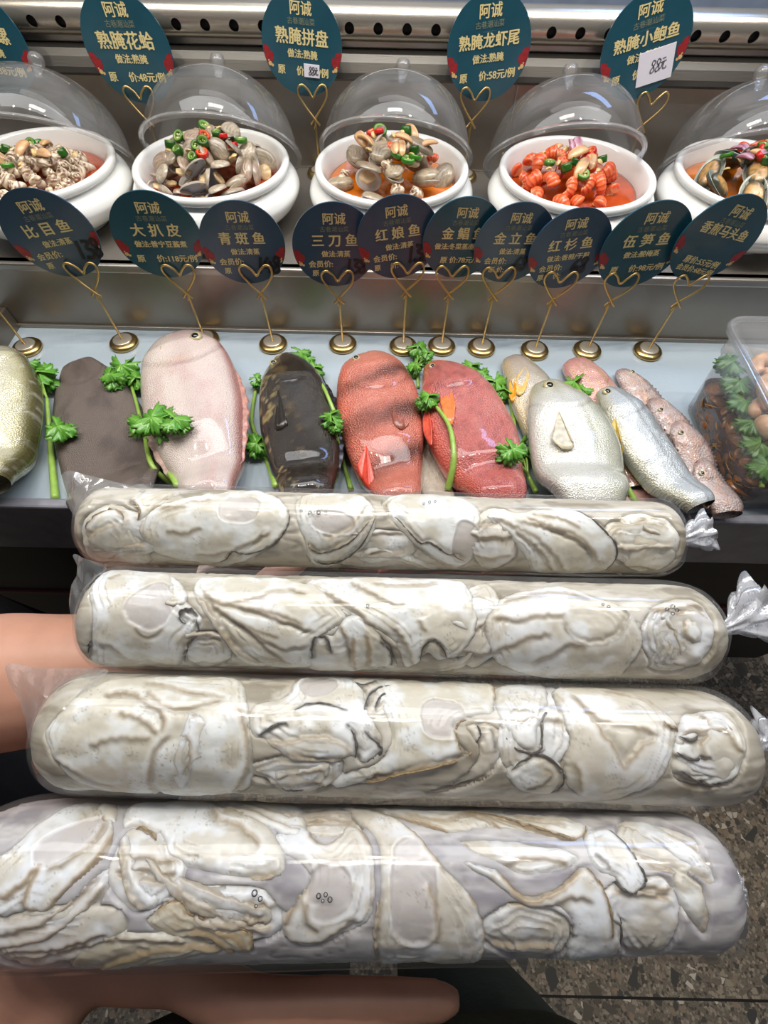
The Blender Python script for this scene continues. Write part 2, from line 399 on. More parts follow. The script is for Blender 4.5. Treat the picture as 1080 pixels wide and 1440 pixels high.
# ------------------------------------------------------------------ sign stands
def text_vf(body, size, bold=0.0):
    cu = bpy.data.curves.new('t', 'FONT'); cu.body = body; cu.size = size; cu.align_x = 'CENTER'; cu.align_y = 'CENTER'
    cu.resolution_u = 3
    ob = bpy.data.objects.new('t', cu); COL.objects.link(ob)
    bpy.context.view_layer.update()
    dg = bpy.context.evaluated_depsgraph_get()
    me = bpy.data.meshes.new_from_object(ob.evaluated_get(dg))
    V = np.array([v.co[:2] for v in me.vertices]); F = [tuple(p.vertices) for p in me.polygons]
    bpy.data.objects.remove(ob); bpy.data.curves.remove(cu); bpy.data.meshes.remove(me)
    return V, F
STROKES = {'1': [[(0.5, 1), (0.42, 0)]], '3': [[(0.2, 0.95), (0.7, 0.85), (0.4, 0.55), (0.8, 0.3), (0.5, 0.0), (0.1, 0.1)]],
  '8': [[(0.75, 0.85), (0.45, 1.0), (0.3, 0.75), (0.6, 0.45), (0.7, 0.15), (0.4, 0.0), (0.25, 0.2), (0.55, 0.5), (0.75, 0.85)]],
  '4': [[(0.45, 1), (0.15, 0.4), (0.85, 0.45)], [(0.62, 0.75), (0.55, 0.0)]], '6': [[(0.65, 1.0), (0.3, 0.5), (0.3, 0.1), (0.65, 0.05), (0.65, 0.4), (0.32, 0.35)]],
  '5': [[(0.75, 0.95), (0.3, 0.95), (0.25, 0.55), (0.65, 0.5), (0.65, 0.1), (0.2, 0.05)]],
  '元': [[(0.3, 0.9), (0.7, 0.95)], [(0.15, 0.62), (0.85, 0.7)], [(0.42, 0.62), (0.35, 0.3), (0.1, 0.05)], [(0.58, 0.65), (0.55, 0.15), (0.9, 0.1), (0.92, 0.25)]]}
def hand_vf(s, x, y, h, wdt, slant=0.15, adv=0.62):
    """pen strokes as flat ribbons in the sign plane"""
    V = []; F = []
    for k, ch in enumerate(s):
        for st in STROKES[ch]:
            P = spline([(x+(k*adv+px+slant*py)*h*0.75, y+py*h, 0) for px, py in st], 6)[:, :2]
            T = np.gradient(P, axis=0); T /= np.linalg.norm(T, axis=1)[:, None]+1e-9
            Nn = np.stack([-T[:, 1], T[:, 0]], 1)*wdt/2
            b0 = len(V)
            for i in range(len(P)): V += [P[i]+Nn[i], P[i]-Nn[i]]
            F += [(b0+2*i, b0+2*i+1, b0+2*i+3, b0+2*i+2) for i in range(len(P)-1)]
    return np.array(V), F
def disc_clip(x, y, c, r, n=22):
    out = []
    for k in range(n):
        a = 2*PI*k/n; p = np.array([x+c*math.cos(a), y+c*math.sin(a)])
        q = np.linalg.norm(p)
        if q > r: p = p*r/q
        out.append(p)
    return out
def heart_path(s):
    pts = [(-0.007, -0.008), (0.0, 0.0), (0.012, 0.014), (0.0205, 0.027), (0.0205, 0.037), (0.014, 0.0405), (0.006, 0.034), (0.0, 0.026),
           (-0.006, 0.034), (-0.014, 0.0405), (-0.0205, 0.037), (-0.0205, 0.027), (-0.012, 0.014), (0.0, 0.0), (0.007, -0.008)]
    return spline([(x*s, 0, z*s) for x, z in pts], 6)
def sign_stand(label, group, base, zbase, crossz, centre, r, roll, yaw, lines, hand=None, sticker=None, card=TEAL, tilt=0.0, heart_roll=0.0, flat=False):
    """base (x,y) on the surface; centre: world centre of the round card"""
    bx, by = base
    t = thing('sign_stand', label, 'sign', (bx, by, zbase), group)
    V, F = lathe_vf([(0.0205, 0), (0.0215, 0.002), (0.0215, 0.0045), (0.0195, 0.007), (0.0160, 0.008), (0.0135, 0.0084)], 36, (bx, by, zbase))
    b = MB(); b.add(V, F); b.build('base', GOLD, t)
    V, F = lathe_vf([(0.0142, 0.0080), (0.0142, 0.0092), (0.0125, 0.0100), (0.003, 0.0102)], 28, (bx, by, zbase))
    b = MB(); b.add(V, F); b.build('base_cap', SILVER, t)
    b = MB(); b.add(*tube_vf([(bx, by, zbase+0.008), (bx, by, crossz-0.012), (bx, by-0.001, crossz+0.001)], 0.0016, 8))
    b.add(*tube_vf([(bx-0.0028, by, crossz-0.014), (bx+0.0026, by, crossz+0.002)], 0.0013, 6))
    b.build('pole', GOLDW, t)
    cr, sr = math.cos(heart_roll), math.sin(heart_roll)
    hp = [(bx+x*cr-z*sr, by-0.0025+0.0012*math.sin(i*0.3), crossz+x*sr+z*cr) for i, (x, y, z) in enumerate(heart_path(1.0))]
    b = MB(); b.add(*tube_vf(hp, 0.0015, 8)); b.build('heart_clip', GOLDW, t)
    # the round card
    R = Matrix.Rotation(yaw, 3, 'Z') @ Matrix.Rotation(tilt, 3, 'X') @ Matrix.Rotation(-roll, 3, 'Y')
    R = np.array(R); c = np.array(centre)
    def W(xy, off=0.0):
        xy = np.asarray(xy, float); p = np.zeros((len(xy), 3)); p[:, 0] = xy[:, 0]; p[:, 2] = xy[:, 1]; p[:, 1] = -off
        return p @ R.T + c
    n = 72; ring = [(r*math.cos(2*PI*k/n), r*math.sin(2*PI*k/n)) for k in range(n)]
    V = np.vstack([W(ring, 0.0009), W(ring, -0.0009)])
    F = [tuple(range(n)), tuple(reversed(range(n, 2*n)))]+[((k+1) % n, k, n+k, n+(k+1) % n) for k in range(n)]
    cardo = mesh_np('card', V, F, card, t, False)
    b = MB(); bd = MB()
    for s, x, y, sz, bold in lines:
        V, F = text_vf(s, sz*r, 0.0)
        V = V+np.array([x*r, y*r]); k = bold*r*1.5; tgt = bd if bold < 0.0025 else b
        for q, (ox, oy) in enumerate([(0, 0)] if bold < 0.0025 else [(-k, 0), (k, 0), (0, k*0.6), (0, -k*0.6)]): tgt.add(W(V+np.array([ox, oy]), 0.0014+0.00002*q), F)
    if b.V: b.build('lettering', LETTER, cardo, False)
    if bd.V: bd.build('small_lettering', LETTER_DIM, cardo, False)
    for sgn in (-1, 1):
        b = MB()
        for (x, y, q) in ((0.93, -0.16, 0.11), (0.86, -0.27, 0.12), (0.93, -0.30, 0.10), (0.80, -0.22, 0.06)):
            b.add(W(disc_clip(sgn*x*r, y*r, q*r, r*0.985), 0.0012+0.0001*q), [tuple(range(22))])
        b.build('flower_print', RED, cardo, False)
        b = MB()
        for (x, y, q) in ((0.84, -0.40, 0.045), (0.78, -0.43, 0.03), (0.87, -0.34, 0.018)):
            b.add(W(disc_clip(sgn*x*r, y*r, q*r, r*0.985), 0.00135), [tuple(range(22))])
        b.build('gold_flower_print', GOLDP, cardo, False)
    if sticker:
        (x, y, w, h, rot, s, hs, ins) = sticker
        cs, sn = math.cos(rot), math.sin(rot)
        q = [(x+i*cs-j*sn, y+i*sn+j*cs) for i, j in ((-w, -h), (w, -h), (w, h), (-w, h))]
        V = np.vstack([W(np.array(q)*r, 0.0024), W(np.array(q)*r, 0.0015)])
        st = mesh_np('price_sticker', V, [(0, 1, 2, 3), (7, 6, 5, 4), (1, 0, 4, 5), (2, 1, 5, 6), (3, 2, 6, 7), (0, 3, 7, 4)], PAPER, cardo, False)
        st['label'] = 'white paper price sticker'
        V, F = hand_vf(s, -len(s)*hs*0.22, -hs*0.5, hs, 0.022)
        V = np.stack([x+V[:, 0]*cs-V[:, 1]*sn, y+V[:, 0]*sn+V[:, 1]*cs], 1)*r
        b = MB(); b.add(W(V, 0.0027), F); b.build('pen_writing', PEN, cardo, False)
    if hand:
        s, x, y, h, wd = hand
        V, F = hand_vf(s, x, y, h, wd); b = MB(); b.add(W(V*r, 0.0017), F); b.build('marker_writing', INK, cardo, False)
    return t
def head(dy=0.0, x=0.0, ls=0.27):
    return [('阿诚', x, 0.63+dy, ls, 0.0036), ('古巷潮汕菜', x, 0.41+dy, 0.135, 0.001), ('——————', x, 0.30+dy, 0.05, 0.001)]
BD = 0.0058
LOW = [  # base px, cross px, card px, radius px, roll deg, title, method, member line, price, handwriting, card colour, what it names
 ((38, 488), (-6, 425), (-78, 345), 58, 0, '', '', '', '', None, TEAL, 'brass sign stand nearest the left end of the tray, its card outside the photo'),
 ((174, 481), (132, 408), (73, 331), 61, 7, '比目鱼', '做法:清蒸', '会员价:', '原', ('138', 0.22, -0.62, 0.42, 0.075), NAVY, 'navy round price sign titled 比目鱼 with 138 in marker, behind the brown flounder'),
 ((289, 475), (262, 410), (222, 333), 60, -3, '大扒皮', '做法:普宁豆酱煮', '', '原     价:118元/例', None, TEAL, 'teal round price sign titled 大扒皮 with a printed 118, behind the pale pink fish'),
 ((384, 483), (368, 411), (342, 344), 58, -2, '青斑鱼', '做法:清蒸', '会员价:', '原', ('148', 0.15, -0.72, 0.42, 0.075), NAVY, 'navy round price sign titled 青斑鱼 with 148 in marker, behind the dark grouper'),
 ((482, 483), (475, 418), (471, 347), 59, -2, '三刀鱼', '做法:清蒸', '会员价:', '原', ('138', 0.18, -0.66, 0.36, 0.065), NAVY, 'navy round price sign titled 三刀鱼 with 138 in marker, behind the banded red fish'),
 ((567, 486), (568, 408), (560, 336), 58, 6, '红娘鱼', '做法:清蒸', '会员价:', '原     价:   ', ('138', 0.12, -0.62, 0.42, 0.075), NAVY, 'navy round price sign titled 红娘鱼 with 138 in marker, between two red fish'),
 ((621, 486), (629, 412), (650, 337), 56, -3, '金鲳鱼', '做法:冬菜蒸/酸梅蒸', '', '原 价:78元/例', None, TEAL, 'teal round price sign titled 金鲳鱼 with a printed 78, behind the plain red fish'),
 ((677, 488), (693, 414), (722, 344), 56, -3, '金立鱼', '做法:清蒸', '会员价:', '原 价:', ('68', 0.10, -0.66, 0.36, 0.07), NAVY, 'navy round price sign titled 立鱼 with faint marker writing, half behind the 金鲳鱼 sign'),
 ((752, 492), (776, 420), (800, 352), 57, 4, '红杉鱼', '做法:香煎/干煎', '会员价:', '原     价:   ', ('68', 0.12, -0.62, 0.40, 0.075), NAVY, 'navy round price sign titled 杉鱼 with 68 in marker, behind the silver fish'),
 ((826, 492), (868, 422), (905, 347), 61, 2, '伍笋鱼', '做法:酸梅蒸', '', '原     价:98元/例', None, TEAL, 'teal round price sign titled 伍笋鱼 with a printed 98, behind the striped pink fish'),
 ((911, 493), (955, 424), (1008, 338), 60, -14, '香煎马头鱼', '', '', '原价:55元/例', None, TEAL, 'teal round price sign titled 煎马头鱼 with a printed 55, nearest the plastic tub'),
]
STANDS = []
for i, (bp, cp, kp, rp, roll, ti, me_, mb, pr_, hand, card, lab) in enumerate(LOW):
    p = at_z(bp[0], bp[1], TZ+0.004)
    by = min(p[1], RY-0.026)
    c = at_y(cp[0], cp[1], by); k = at_y(kp[0], kp[1], by+0.0022)
    depth = np.dot(k-CAM, _f)
    r = rp/F_PX*depth
    lines = []
    if ti:
        ts = 0.31 if len(ti) < 5 else 0.25
        lines = head()+[(' '.join(ti) if len(ti) < 5 else ti, 0.0, 0.14, ts, BD)]
        if len(ti) >= 5: lines = head()+[(ti, 0.0, 0.20, 0.27, BD)]
        if me_: lines.append((me_, 0.02, -0.17, 0.165, 0.0031))
        if mb: lines.append((mb, -0.36, -0.42, 0.185, 0.0034)); lines.append((pr_, -0.50 if len(pr_) < 3 else -0.28, -0.65, 0.17, 0.0032))
        else: lines.append((pr_, 0.06, -0.52, 0.19, 0.0040))
        if len(ti) >= 5: lines += [('会员价:68元/例', 0.05, -0.72, 0.17, 0.0032)]
    t = sign_stand(lab, 'fish price signs on the tray', (p[0], by), TZ, c[2], k, r, math.radians(roll), math.radians(7), lines, hand, card=card)
    STANDS.append(t)
UP = [
 ((-30, 150), (-22, 60), 60, -4, '熟腌小螺', '原     价:38元/例', None, 'teal dish sign at the far left edge, mostly out of the frame'),
 ((208, 168), (181, 70), 61, 0, '熟腌花蛤', '原     价:48元/例', None, 'tall teal dish sign titled 熟腌花蛤 with a printed 48, behind the grey clam bowl'),
 ((443, 166), (425, 64), 57, -4, '熟腌拼盘', '原     价:      /例', (0.22, -0.46, 0.20, 0.13, 0.0, '88元', 0.16, 0), 'teal dish sign titled 熟腌拼盘 with a small white sticker, behind the mixed shellfish bowl'),
 ((663, 170), (687, 69), 59, 7, '熟腌龙虾尾', '原     价:58元/例', None, 'tall teal dish sign titled 熟腌龙虾尾 with a printed 58, behind the crayfish bowl'),
 ((903, 176), (907, 66), 60, 16, '熟腌小鲍鱼', '原     价:88元/例', (0.30, -0.42, 0.40, 0.33, 0.02, '88元', 0.24, 0), 'tall teal dish sign titled 熟腌小鲍鱼 with a large white price note, behind the abalone bowl'),
]
for i, (cp, kp, rp, roll, ti, pr_, stk, lab) in enumerate(UP):
    by = 0.889
    c = at_y(cp[0], cp[1], by); k = at_y(kp[0], kp[1], by+0.0022)
    r = rp/F_PX*np.dot(k-CAM, _f)*0.98
    lines = head(0.02)+[(ti, 0.0, 0.14, 0.33 if len(ti) < 5 else 0.29, BD), ('做法:熟腌', 0.0, -0.17, 0.18, 0.0034), (pr_, 0.0, -0.50, 0.20, 0.0042)]
    sign_stand(lab, 'dish signs behind the bowls', (c[0], by), SZ, c[2], k, r, math.radians(roll), 0.0, lines, None, stk, card=TEAL)

# ------------------------------------------------------------------ bowls, broth, lids
SAUCE = mat('red_broth', L(168, 62, 12), 0.10, coat=0.6, var=0.35, vscale=22, bump=(40, 0.06, 0.002))
SAUCE2 = mat('orange_broth', L(206, 108, 14), 0.10, coat=0.6, var=0.25, vscale=22, bump=(40, 0.06, 0.002))
BZ = 0.075
bowl_px = [(46, 226), (297, 226), (551, 231), (812, 239), (1064, 243)]
bowl_lab = ['white ceramic bowl of small sea snails, cut off by the left edge', 'white ceramic bowl of grey clams below the 熟腌花蛤 sign', 'white ceramic bowl of mixed shellfish in the middle of the shelf',
            'white ceramic bowl of red crayfish tails', 'white ceramic bowl of abalone, cut off by the right edge']
short = ['sea snail bowl at the left edge', 'grey clam bowl', 'mixed shellfish bowl', 'crayfish tail bowl', 'abalone bowl at the right edge']
prof = [(0.0, 0.0), (0.066, 0.0), (0.070, 0.003), (0.072, 0.008), (0.088, 0.013), (0.108, 0.024), (0.1175, 0.038), (0.118, 0.046), (0.113, 0.055), (0.1055, 0.0605), (0.1025, 0.0625),
        (0.1035, 0.0645), (0.1070, 0.0665), (0.1082, 0.0705), (0.1070, 0.0745), (0.1035, 0.0760), (0.0990, 0.0745), (0.0955, 0.068), (0.0915, 0.057), (0.0870, 0.045), (0.070, 0.036), (0.0, 0.033)]
BOWLS = []
bowl0 = None
for i, (px, py) in enumerate(bowl_px):
    c = at_z(px, py, SZ+BZ); c = np.array([c[0], min(c[1], 0.785), SZ])
    if bowl0 is None:
        b = MB(); V, F = lathe_vf(spline([(r, z, 0) for r, z in prof], 3)[:, :2], 96, cap=False); b.add(V, F)
        bowl0 = b.build('serving_bowl', WHITE); o = bowl0
    else: o = copy_tree(bowl0)
    o.location = c; tag(o, bowl_lab[i], 'bowl', 'white bowls on the shelf')
    sb = MB(); V, F = lathe_vf([(0.0, 0.050), (0.088, 0.050), (0.0893, 0.0535), (0.086, 0.0540), (0.0, 0.0540)], 64, cap=False)
    sb.add([(x+c[0], y+c[1], z+SZ) for x, y, z in V], F)
    q = sb.build('broth', SAUCE2 if i in (3, 4, 2) and i != 3 else SAUCE, None, origin=(c[0], c[1], SZ+0.05))
    tag(q, 'oily red-orange marinade in the '+short[i], 'broth', 'marinades in the bowls', 'stuff')
    BOWLS.append(c)
lid_lab = ['clear plastic dome lid propped open behind the sea snail bowl', 'clear plastic dome lid propped over the grey clam bowl', 'clear plastic dome lid propped over the mixed shellfish bowl',
           'clear plastic dome lid propped over the crayfish bowl', 'clear plastic dome lid propped open behind the abalone bowl']
# lid rim centre offset from the bowl axis, tilt back, sideways lean, radius
lid_set = [(0.004, 0.0455, 0.066, 41, 0), (0.0066, 0.0455, 0.066, 41.5, 0), (0.0055, 0.0455, 0.065, 41.5, 5), (-0.012, 0.0455, 0.065, 41.5, -1), (0.002, 0.0455, 0.066, 41, 0)]
def dome_lid(i):
    c = BOWLS[i]; dx, dy, dz, tl, ln = lid_set[i]
    R = 0.1055; Hh = 0.091
    t = thing('dome_lid', lid_lab[i], 'lid', (c[0]+dx, c[1]+dy, SZ+dz), 'dome lids over the bowls')
    t.rotation_euler = (math.radians(-tl), math.radians(ln), 0)
    pr = []
    for k in range(25):
        a = PI/2*k/24; pr.append((R*math.cos(a)**0.85 if k < 24 else 0.0, Hh*math.sin(a)))
    V, F = lathe_vf(pr, 72, cap=False)
    me = bpy.data.meshes.new('dome'); me.from_pydata(V, [], F); me.polygons.foreach_set('use_smooth', [True]*len(F)); me.materials.append(DOME)
    link(bpy.data.objects.new('dome', me), t)
    V, F = lathe_vf([(R, 0.000), (R+0.006, -0.001), (R+0.0068, 0.002), (R+0.006, 0.005), (R+0.0005, 0.0055)], 72, cap=False)
    me = bpy.data.meshes.new('rim'); me.from_pydata(V, [], F); me.polygons.foreach_set('use_smooth', [True]*len(F)); me.materials.append(DOMER)
    link(bpy.data.objects.new('rim', me), t)
    V, F = lathe_vf([(0.0, 0.0), (0.006, 0.0), (0.0045, 0.004), (0.006, 0.008), (0.0098, 0.013), (0.0105, 0.018), (0.0085, 0.0235), (0.004, 0.026), (0.0, 0.0265)], 28, (0, 0, Hh-0.001), cap=False)
    me = bpy.data.meshes.new('knob'); me.from_pydata(V, [], F); me.polygons.foreach_set('use_smooth', [True]*len(F)); me.materials.append(DOMER)
    link(bpy.data.objects.new('knob', me), t)
for i in range(5): dome_lid(i)
# ------------------------------------------------------------------ food in the bowls
def mesh_obj(name, parts_vf, material, cols=None):
    V = []; F = []
    for v, f in parts_vf:
        b = len(V); V += [tuple(p) for p in v]; F += [tuple(i+b for i in q) for q in f]
    return np.array(V), F
CLAMM = mat('clam_shell', attr=True, rough=0.28, coat=0.3, bump=(300, 0.3, 0.0006))
FOODM = mat('food_attr', attr=True, rough=0.30, coat=0.35, bump=(250, 0.35, 0.0008))
def shell_half(r, h, c_out, c_in, seed):
    """one valve: fan shape with hinge at y=-r; dome up. two-sided (outer + inner skin)"""
    nu, nv = 26, 9; V = []; Cc = []
    for layer in (0, 1):
        for i in range(nv):
            t = i/(nv-1)
            for k in range(nu):
                a = 2*PI*k/nu
                rr = r*t*(1+0.06*math.cos(a*2)); x = rr*math.cos(a)*1.12; y = rr*math.sin(a)*0.92
                q = math.sqrt(max(0, 1-t*t)); hy = math.hypot(x, y+r*0.85)/r
                z = h*q**0.8*(1-0.25*y/r)+0.06*h*math.sin(hy*24)*q - (0.0009 if layer else 0)
                V.append((x, y, z))
                if layer == 0:
                    s = 0.5+0.5*math.sin(hy*24+vnoise(hy*9, a*2, seed)*3); cc = np.array(c_out)*(0.62+0.50*s+0.30*(vnoise(hy*3, a*1.4, seed+3)-0.5))
                else:
                    cc = np.array(c_in)*(0.8+0.3*t)*(1 if t < 0.85 else 0.8)
                Cc.append(cc)
    F = []
    n = nu*nv
    for i in range(nv-1):
        for k in range(nu):
            k2 = (k+1) % nu
            F.append((i*nu+k, i*nu+k2, (i+1)*nu+k2, (i+1)*nu+k)); F.append((n+i*nu+k, n+(i+1)*nu+k, n+(i+1)*nu+k2, n+i*nu+k2))
    for k in range(nu):
        k2 = (k+1) % nu; F.append(((nv-1)*nu+k, (nv-1)*nu+k2, n+(nv-1)*nu+k2, n+(nv-1)*nu+k))
    return np.array(V), F, np.array(Cc)
def rotx(V, a):
    c, s = math.cos(a), math.sin(a); V = np.array(V); return np.stack([V[:, 0], V[:, 1]*c-V[:, 2]*s, V[:, 1]*s+V[:, 2]*c], 1)
def clam(name, r, gape, cout, cin, seed, meat=True):
    root = bpy.data.objects.new(name, None); root.empty_display_size = 0.005; COL.objects.link(root)
    V, F, C = shell_half(r, r*0.36, cout, cin, seed)
    for s, part in ((1, 'upper_shell'), (-1, 'lower_shell')):
        W = V.copy()
        if s < 0: W[:, 2] *= -1
        W[:, 1] += r*0.9; W = rotx(W, s*gape/2); W[:, 1] -= r*0.9
        Fq = F if s > 0 else [tuple(reversed(f)) for f in F]
        mesh_np(part, W, Fq, CLAMM, root, cols=C)
    if meat and gape > 0.3:
        vv, ff = ball_vf((0, 0.1*r, -0.05*r), (r*0.7, r*0.6, r*0.22), 14, 8); vv = np.array(vv)
        vv[:, 2] += 0.08*r*np.sin(vv[:, 0]/r*9)
        cc = lerp(L(214, 176, 120), L(238, 214, 170), vnoise(vv[:, 0]*300, vv[:, 1]*300, seed))
        mesh_np('flesh', vv, ff, FOODM, root, cols=cc)
    return root
def snail(seed):
    """little turban shell: stacked whorls with spots"""
    V = []; F = []; C = []
    n = 14; m_ = 40
    for i in range(m_):
        t = i/(m_-1); a = t*3.2*2*PI
        big = 0.0062*(1-t)**1.1+0.0005; rad = 0.0055*(1-t)**1.1; zc = 0.0175*t**0.8-0.004
        cx, cy = rad*math.cos(a), rad*math.sin(a)
        for k in range(n):
            b = 2*PI*k/n
            dx = math.cos(b)*big; V.append((cx+dx*math.cos(a), cy+dx*math.sin(a), zc+math.sin(b)*big*0.95))
            sp = vnoise(a*2.3, b*2.2, seed) ; C.append(lerp(L(236, 220, 194), L(120, 84, 58), np.array(sstep(0.56, 0.66, sp))))
    for i in range(m_-1):
        for k in range(n): F.append((i*n+k, i*n+(k+1) % n, (i+1)*n+(k+1) % n, (i+1)*n+k))
    F.append(tuple(reversed(range(n)))); F.append(tuple((m_-1)*n+k for k in range(n)))
    return mesh_np('sea_snail', np.array(V), F, CLAMM, cols=np.array(C))
def crayfish(seed):
    """curled crayfish tail: segmented armour, pale belly, fan"""
    root = bpy.data.objects.new('crayfish_tail', None); root.empty_display_size = 0.005; COL.objects.link(root)
    V = []; C = []; F = []; n = 18; m_ = 34
    for i in range(m_):
        t = i/(m_-1); a = -0.7+t*2.7; Rr = 0.0085
        cx, cz = Rr*math.sin(a), Rr*math.cos(a)
        seg = (t*6) % 1.0
        rad = (0.0082*(1-0.42*t)*min(1, (t+0.02)*9)**0.5)*(0.90+0.13*seg)
        for k in range(n):
            b = 2*PI*k/n; lat = math.cos(b)*rad*1.15; up = math.sin(b)*rad*0.9
            V.append((cx+up*math.sin(a), lat, cz+up*math.cos(a)))
            red = lerp(L(214, 66, 30), L(240, 128, 70), np.array(seg)); pale = L(244, 184, 134)
            C.append(lerp(red, pale, np.array(sstep(0.1, -0.5, math.sin(b))*0.8+0.25*sstep(0.85, 1.0, seg))))
    for i in range(m_-1):
        for k in range(n): F.append((i*n+k, (i+1)*n+k, (i+1)*n+(k+1) % n, i*n+(k+1) % n))
    F.append(tuple(range(n))); F.append(tuple(reversed([(m_-1)*n+k for k in range(n)])))
    mesh_np('armour', np.array(V), F, FOODM, root, cols=np.array(C))
    b = MB(); a = -0.7+2.7
    for k in (-2, -1, 0, 1, 2):
        vv, ff = ball_vf((0, 0, 0), (0.0045, 0.0024, 0.0008), 10, 6); vv = np.array(vv); vv[:, 0] += 0.004
        an = k*0.45; x = vv[:, 0]*math.cos(an)-vv[:, 1]*math.sin(an); y = vv[:, 0]*math.sin(an)+vv[:, 1]*math.cos(an)
        b.add(np.stack([0.0085*math.sin(a)+x*math.cos(a), y, 0.0085*math.cos(a)-x*math.sin(a)+vv[:, 2]], 1), ff)
    b.build('tail_fan', mat('crayfish_fan', L(190, 62, 34), 0.35, coat=0.3), root)
    return root
def abalone(seed):
    root = bpy.data.objects.new('abalone', None); root.empty_display_size = 0.005; COL.objects.link(root)
    V, F, C = shell_half(0.021, 0.009, L(70, 92, 84), L(200, 204, 190), seed); V[:, 0] *= 1.25; V[:, 2] *= -1
    mesh_np('shell', V, [tuple(reversed(f)) for f in F], CLAMM, root, cols=C*0.9)
    vv, ff = ball_vf((0, 0, 0.002), (0.022, 0.014, 0.0075), 24, 12); vv = np.array(vv)
    edge = np.hypot(vv[:, 0]/0.022, vv[:, 1]/0.014); vv[:, 2] += 0.0018*np.sin(np.arctan2(vv[:, 1], vv[:, 0])*16)*sstep(0.7, 1, edge)
    nz = vnoise(vv[:, 0]*260, vv[:, 1]*260, seed)
    cc = lerp(L(206, 160, 96), L(62, 66, 52), np.clip(sstep(0.62, 0.95, edge)+0.55*sstep(0.5, 0.75, nz), 0, 1))
    mesh_np('flesh', vv, ff, FOODM, root, cols=cc)
    return root
def ring(name, r, h, col, seedc):
    """chilli slice: thick ring with seeds"""
    V, F = lathe_vf([(r*0.62, -h), (r*0.95, -h), (r, -h*0.4), (r, h*0.4), (r*0.95, h), (r*0.62, h)], 18, cap=False); n = 18
    F += [(5*n+k, 5*n+(k+1) % n, (k+1) % n, k) for k in range(n)]
    c = np.tile(col, (len(V), 1)); c[:n] = np.array(col)*0.5+np.array(seedc)*0.5; c[5*n:] = np.array(col)*0.5+np.array(seedc)*0.5
    for k in range(4):
        v2, f2 = ball_vf((r*0.35*math.cos(k*1.7), r*0.35*math.sin(k*1.7), 0), (r*0.26, r*0.2, h*0.5), 8, 5)
        b = len(V); V = list(V)+v2; F = list(F)+[tuple(i+b for i in f) for f in f2]; c = np.vstack([c, np.tile(seedc, (len(v2), 1))])
    return mesh_np(name, np.array(V), F, FOODM, cols=c)
def wedge(name, lx, w, col, col2):
    """shallot or garlic wedge: curved layered crescent"""
    V = []; F = []; C = []; n = 12; m_ = 14
    for i in range(m_):
        t = i/(m_-1)*2-1; q = math.sqrt(max(0.0, 1-t*t))**0.8+0.02
        for k in range(n):
            b = 2*PI*k/n; V.append((t*lx, math.cos(b)*w*q, math.sin(b)*w*0.42*q+0.28*lx*(1-t*t)))
            C.append(lerp(col, col2, np.array(0.5+0.5*math.sin(math.cos(b)*9))))
    for i in range(m_-1):
        for k in range(n): F.append((i*n+k, (i+1)*n+k, (i+1)*n+(k+1) % n, i*n+(k+1) % n))
    return mesh_np(name, np.array(V), F, FOODM, cols=np.array(C))
PROTO = {}
def protos():
    P = PROTO
    P['clam'] = [clam('clam', 0.0145, 0.5, L(186, 168, 144), L(222, 222, 228), 11), clam('clam', 0.0140, 1.1, L(178, 162, 140), L(226, 222, 222), 12),
                 clam('clam', 0.0155, 2.0, L(190, 176, 154), L(204, 206, 218), 13), clam('clam', 0.0130, 1.4, L(172, 150, 130), L(224, 218, 212), 14)]
    P['dark_clam'] = [clam('clam', 0.0170, 1.3, L(150, 134, 112), L(206, 200, 192), 15), clam('clam', 0.0180, 0.5, L(170, 154, 130), L(220, 214, 206), 16)]
    P['snail'] = [snail(21), snail(22)]
    P['cray'] = [crayfish(31)]
    P['aba'] = [abalone(41), abalone(42)]
    P['green'] = [ring('green_chilli_slice', 0.0085, 0.0024, L(52, 122, 18), L(196, 214, 130)), ring('green_chilli_slice', 0.0070, 0.0045, L(36, 92, 14), L(170, 196, 100))]
    P['red'] = [ring('red_chilli_slice', 0.0080, 0.0030, L(206, 24, 16), L(236, 150, 80))]
    P['shallot'] = [wedge('shallot_wedge', 0.0150, 0.0065, L(232, 196, 140), L(206, 150, 110))]
    P['garlic'] = [wedge('garlic_piece', 0.0050, 0.0032, L(238, 214, 156), L(216, 178, 104))]
    P['onion'] = [wedge('red_onion_slice', 0.0130, 0.0060, L(206, 168, 178), L(150, 76, 104))]
protos()
FIRST = {}
FOOD_LABEL = {'clam': 'grey clam heaped in the {}', 'dark_clam': 'large brown-grey clam heaped in the {}', 'snail': 'tiny speckled sea snail in the {}', 'cray': 'curled orange-red crayfish tail in the {}',
  'aba': 'dark-rimmed abalone in the {}', 'green': 'green chilli slice scattered over the {}', 'red': 'red chilli slice scattered over the {}', 'shallot': 'pale shallot wedge on the {}',
  'garlic': 'chopped garlic piece on the {}', 'onion': 'purple-edged onion slice on the {}'}
FOOD_CAT = {'clam': 'clam', 'dark_clam': 'clam', 'snail': 'sea snail', 'cray': 'crayfish', 'aba': 'abalone', 'green': 'chilli', 'red': 'chilli', 'shallot': 'shallot', 'garlic': 'garlic', 'onion': 'onion'}
FOOD_GRP = {'clam': 'clams in the {}', 'dark_clam': 'large clams in the {}', 'snail': 'sea snails in the {}', 'cray': 'crayfish tails in the {}', 'aba': 'abalones in the {}', 'green': 'green chillies on the {}',
  'red': 'red chillies on the {}', 'shallot': 'shallots on the {}', 'garlic': 'garlic on the {}', 'onion': 'onions on the {}'}
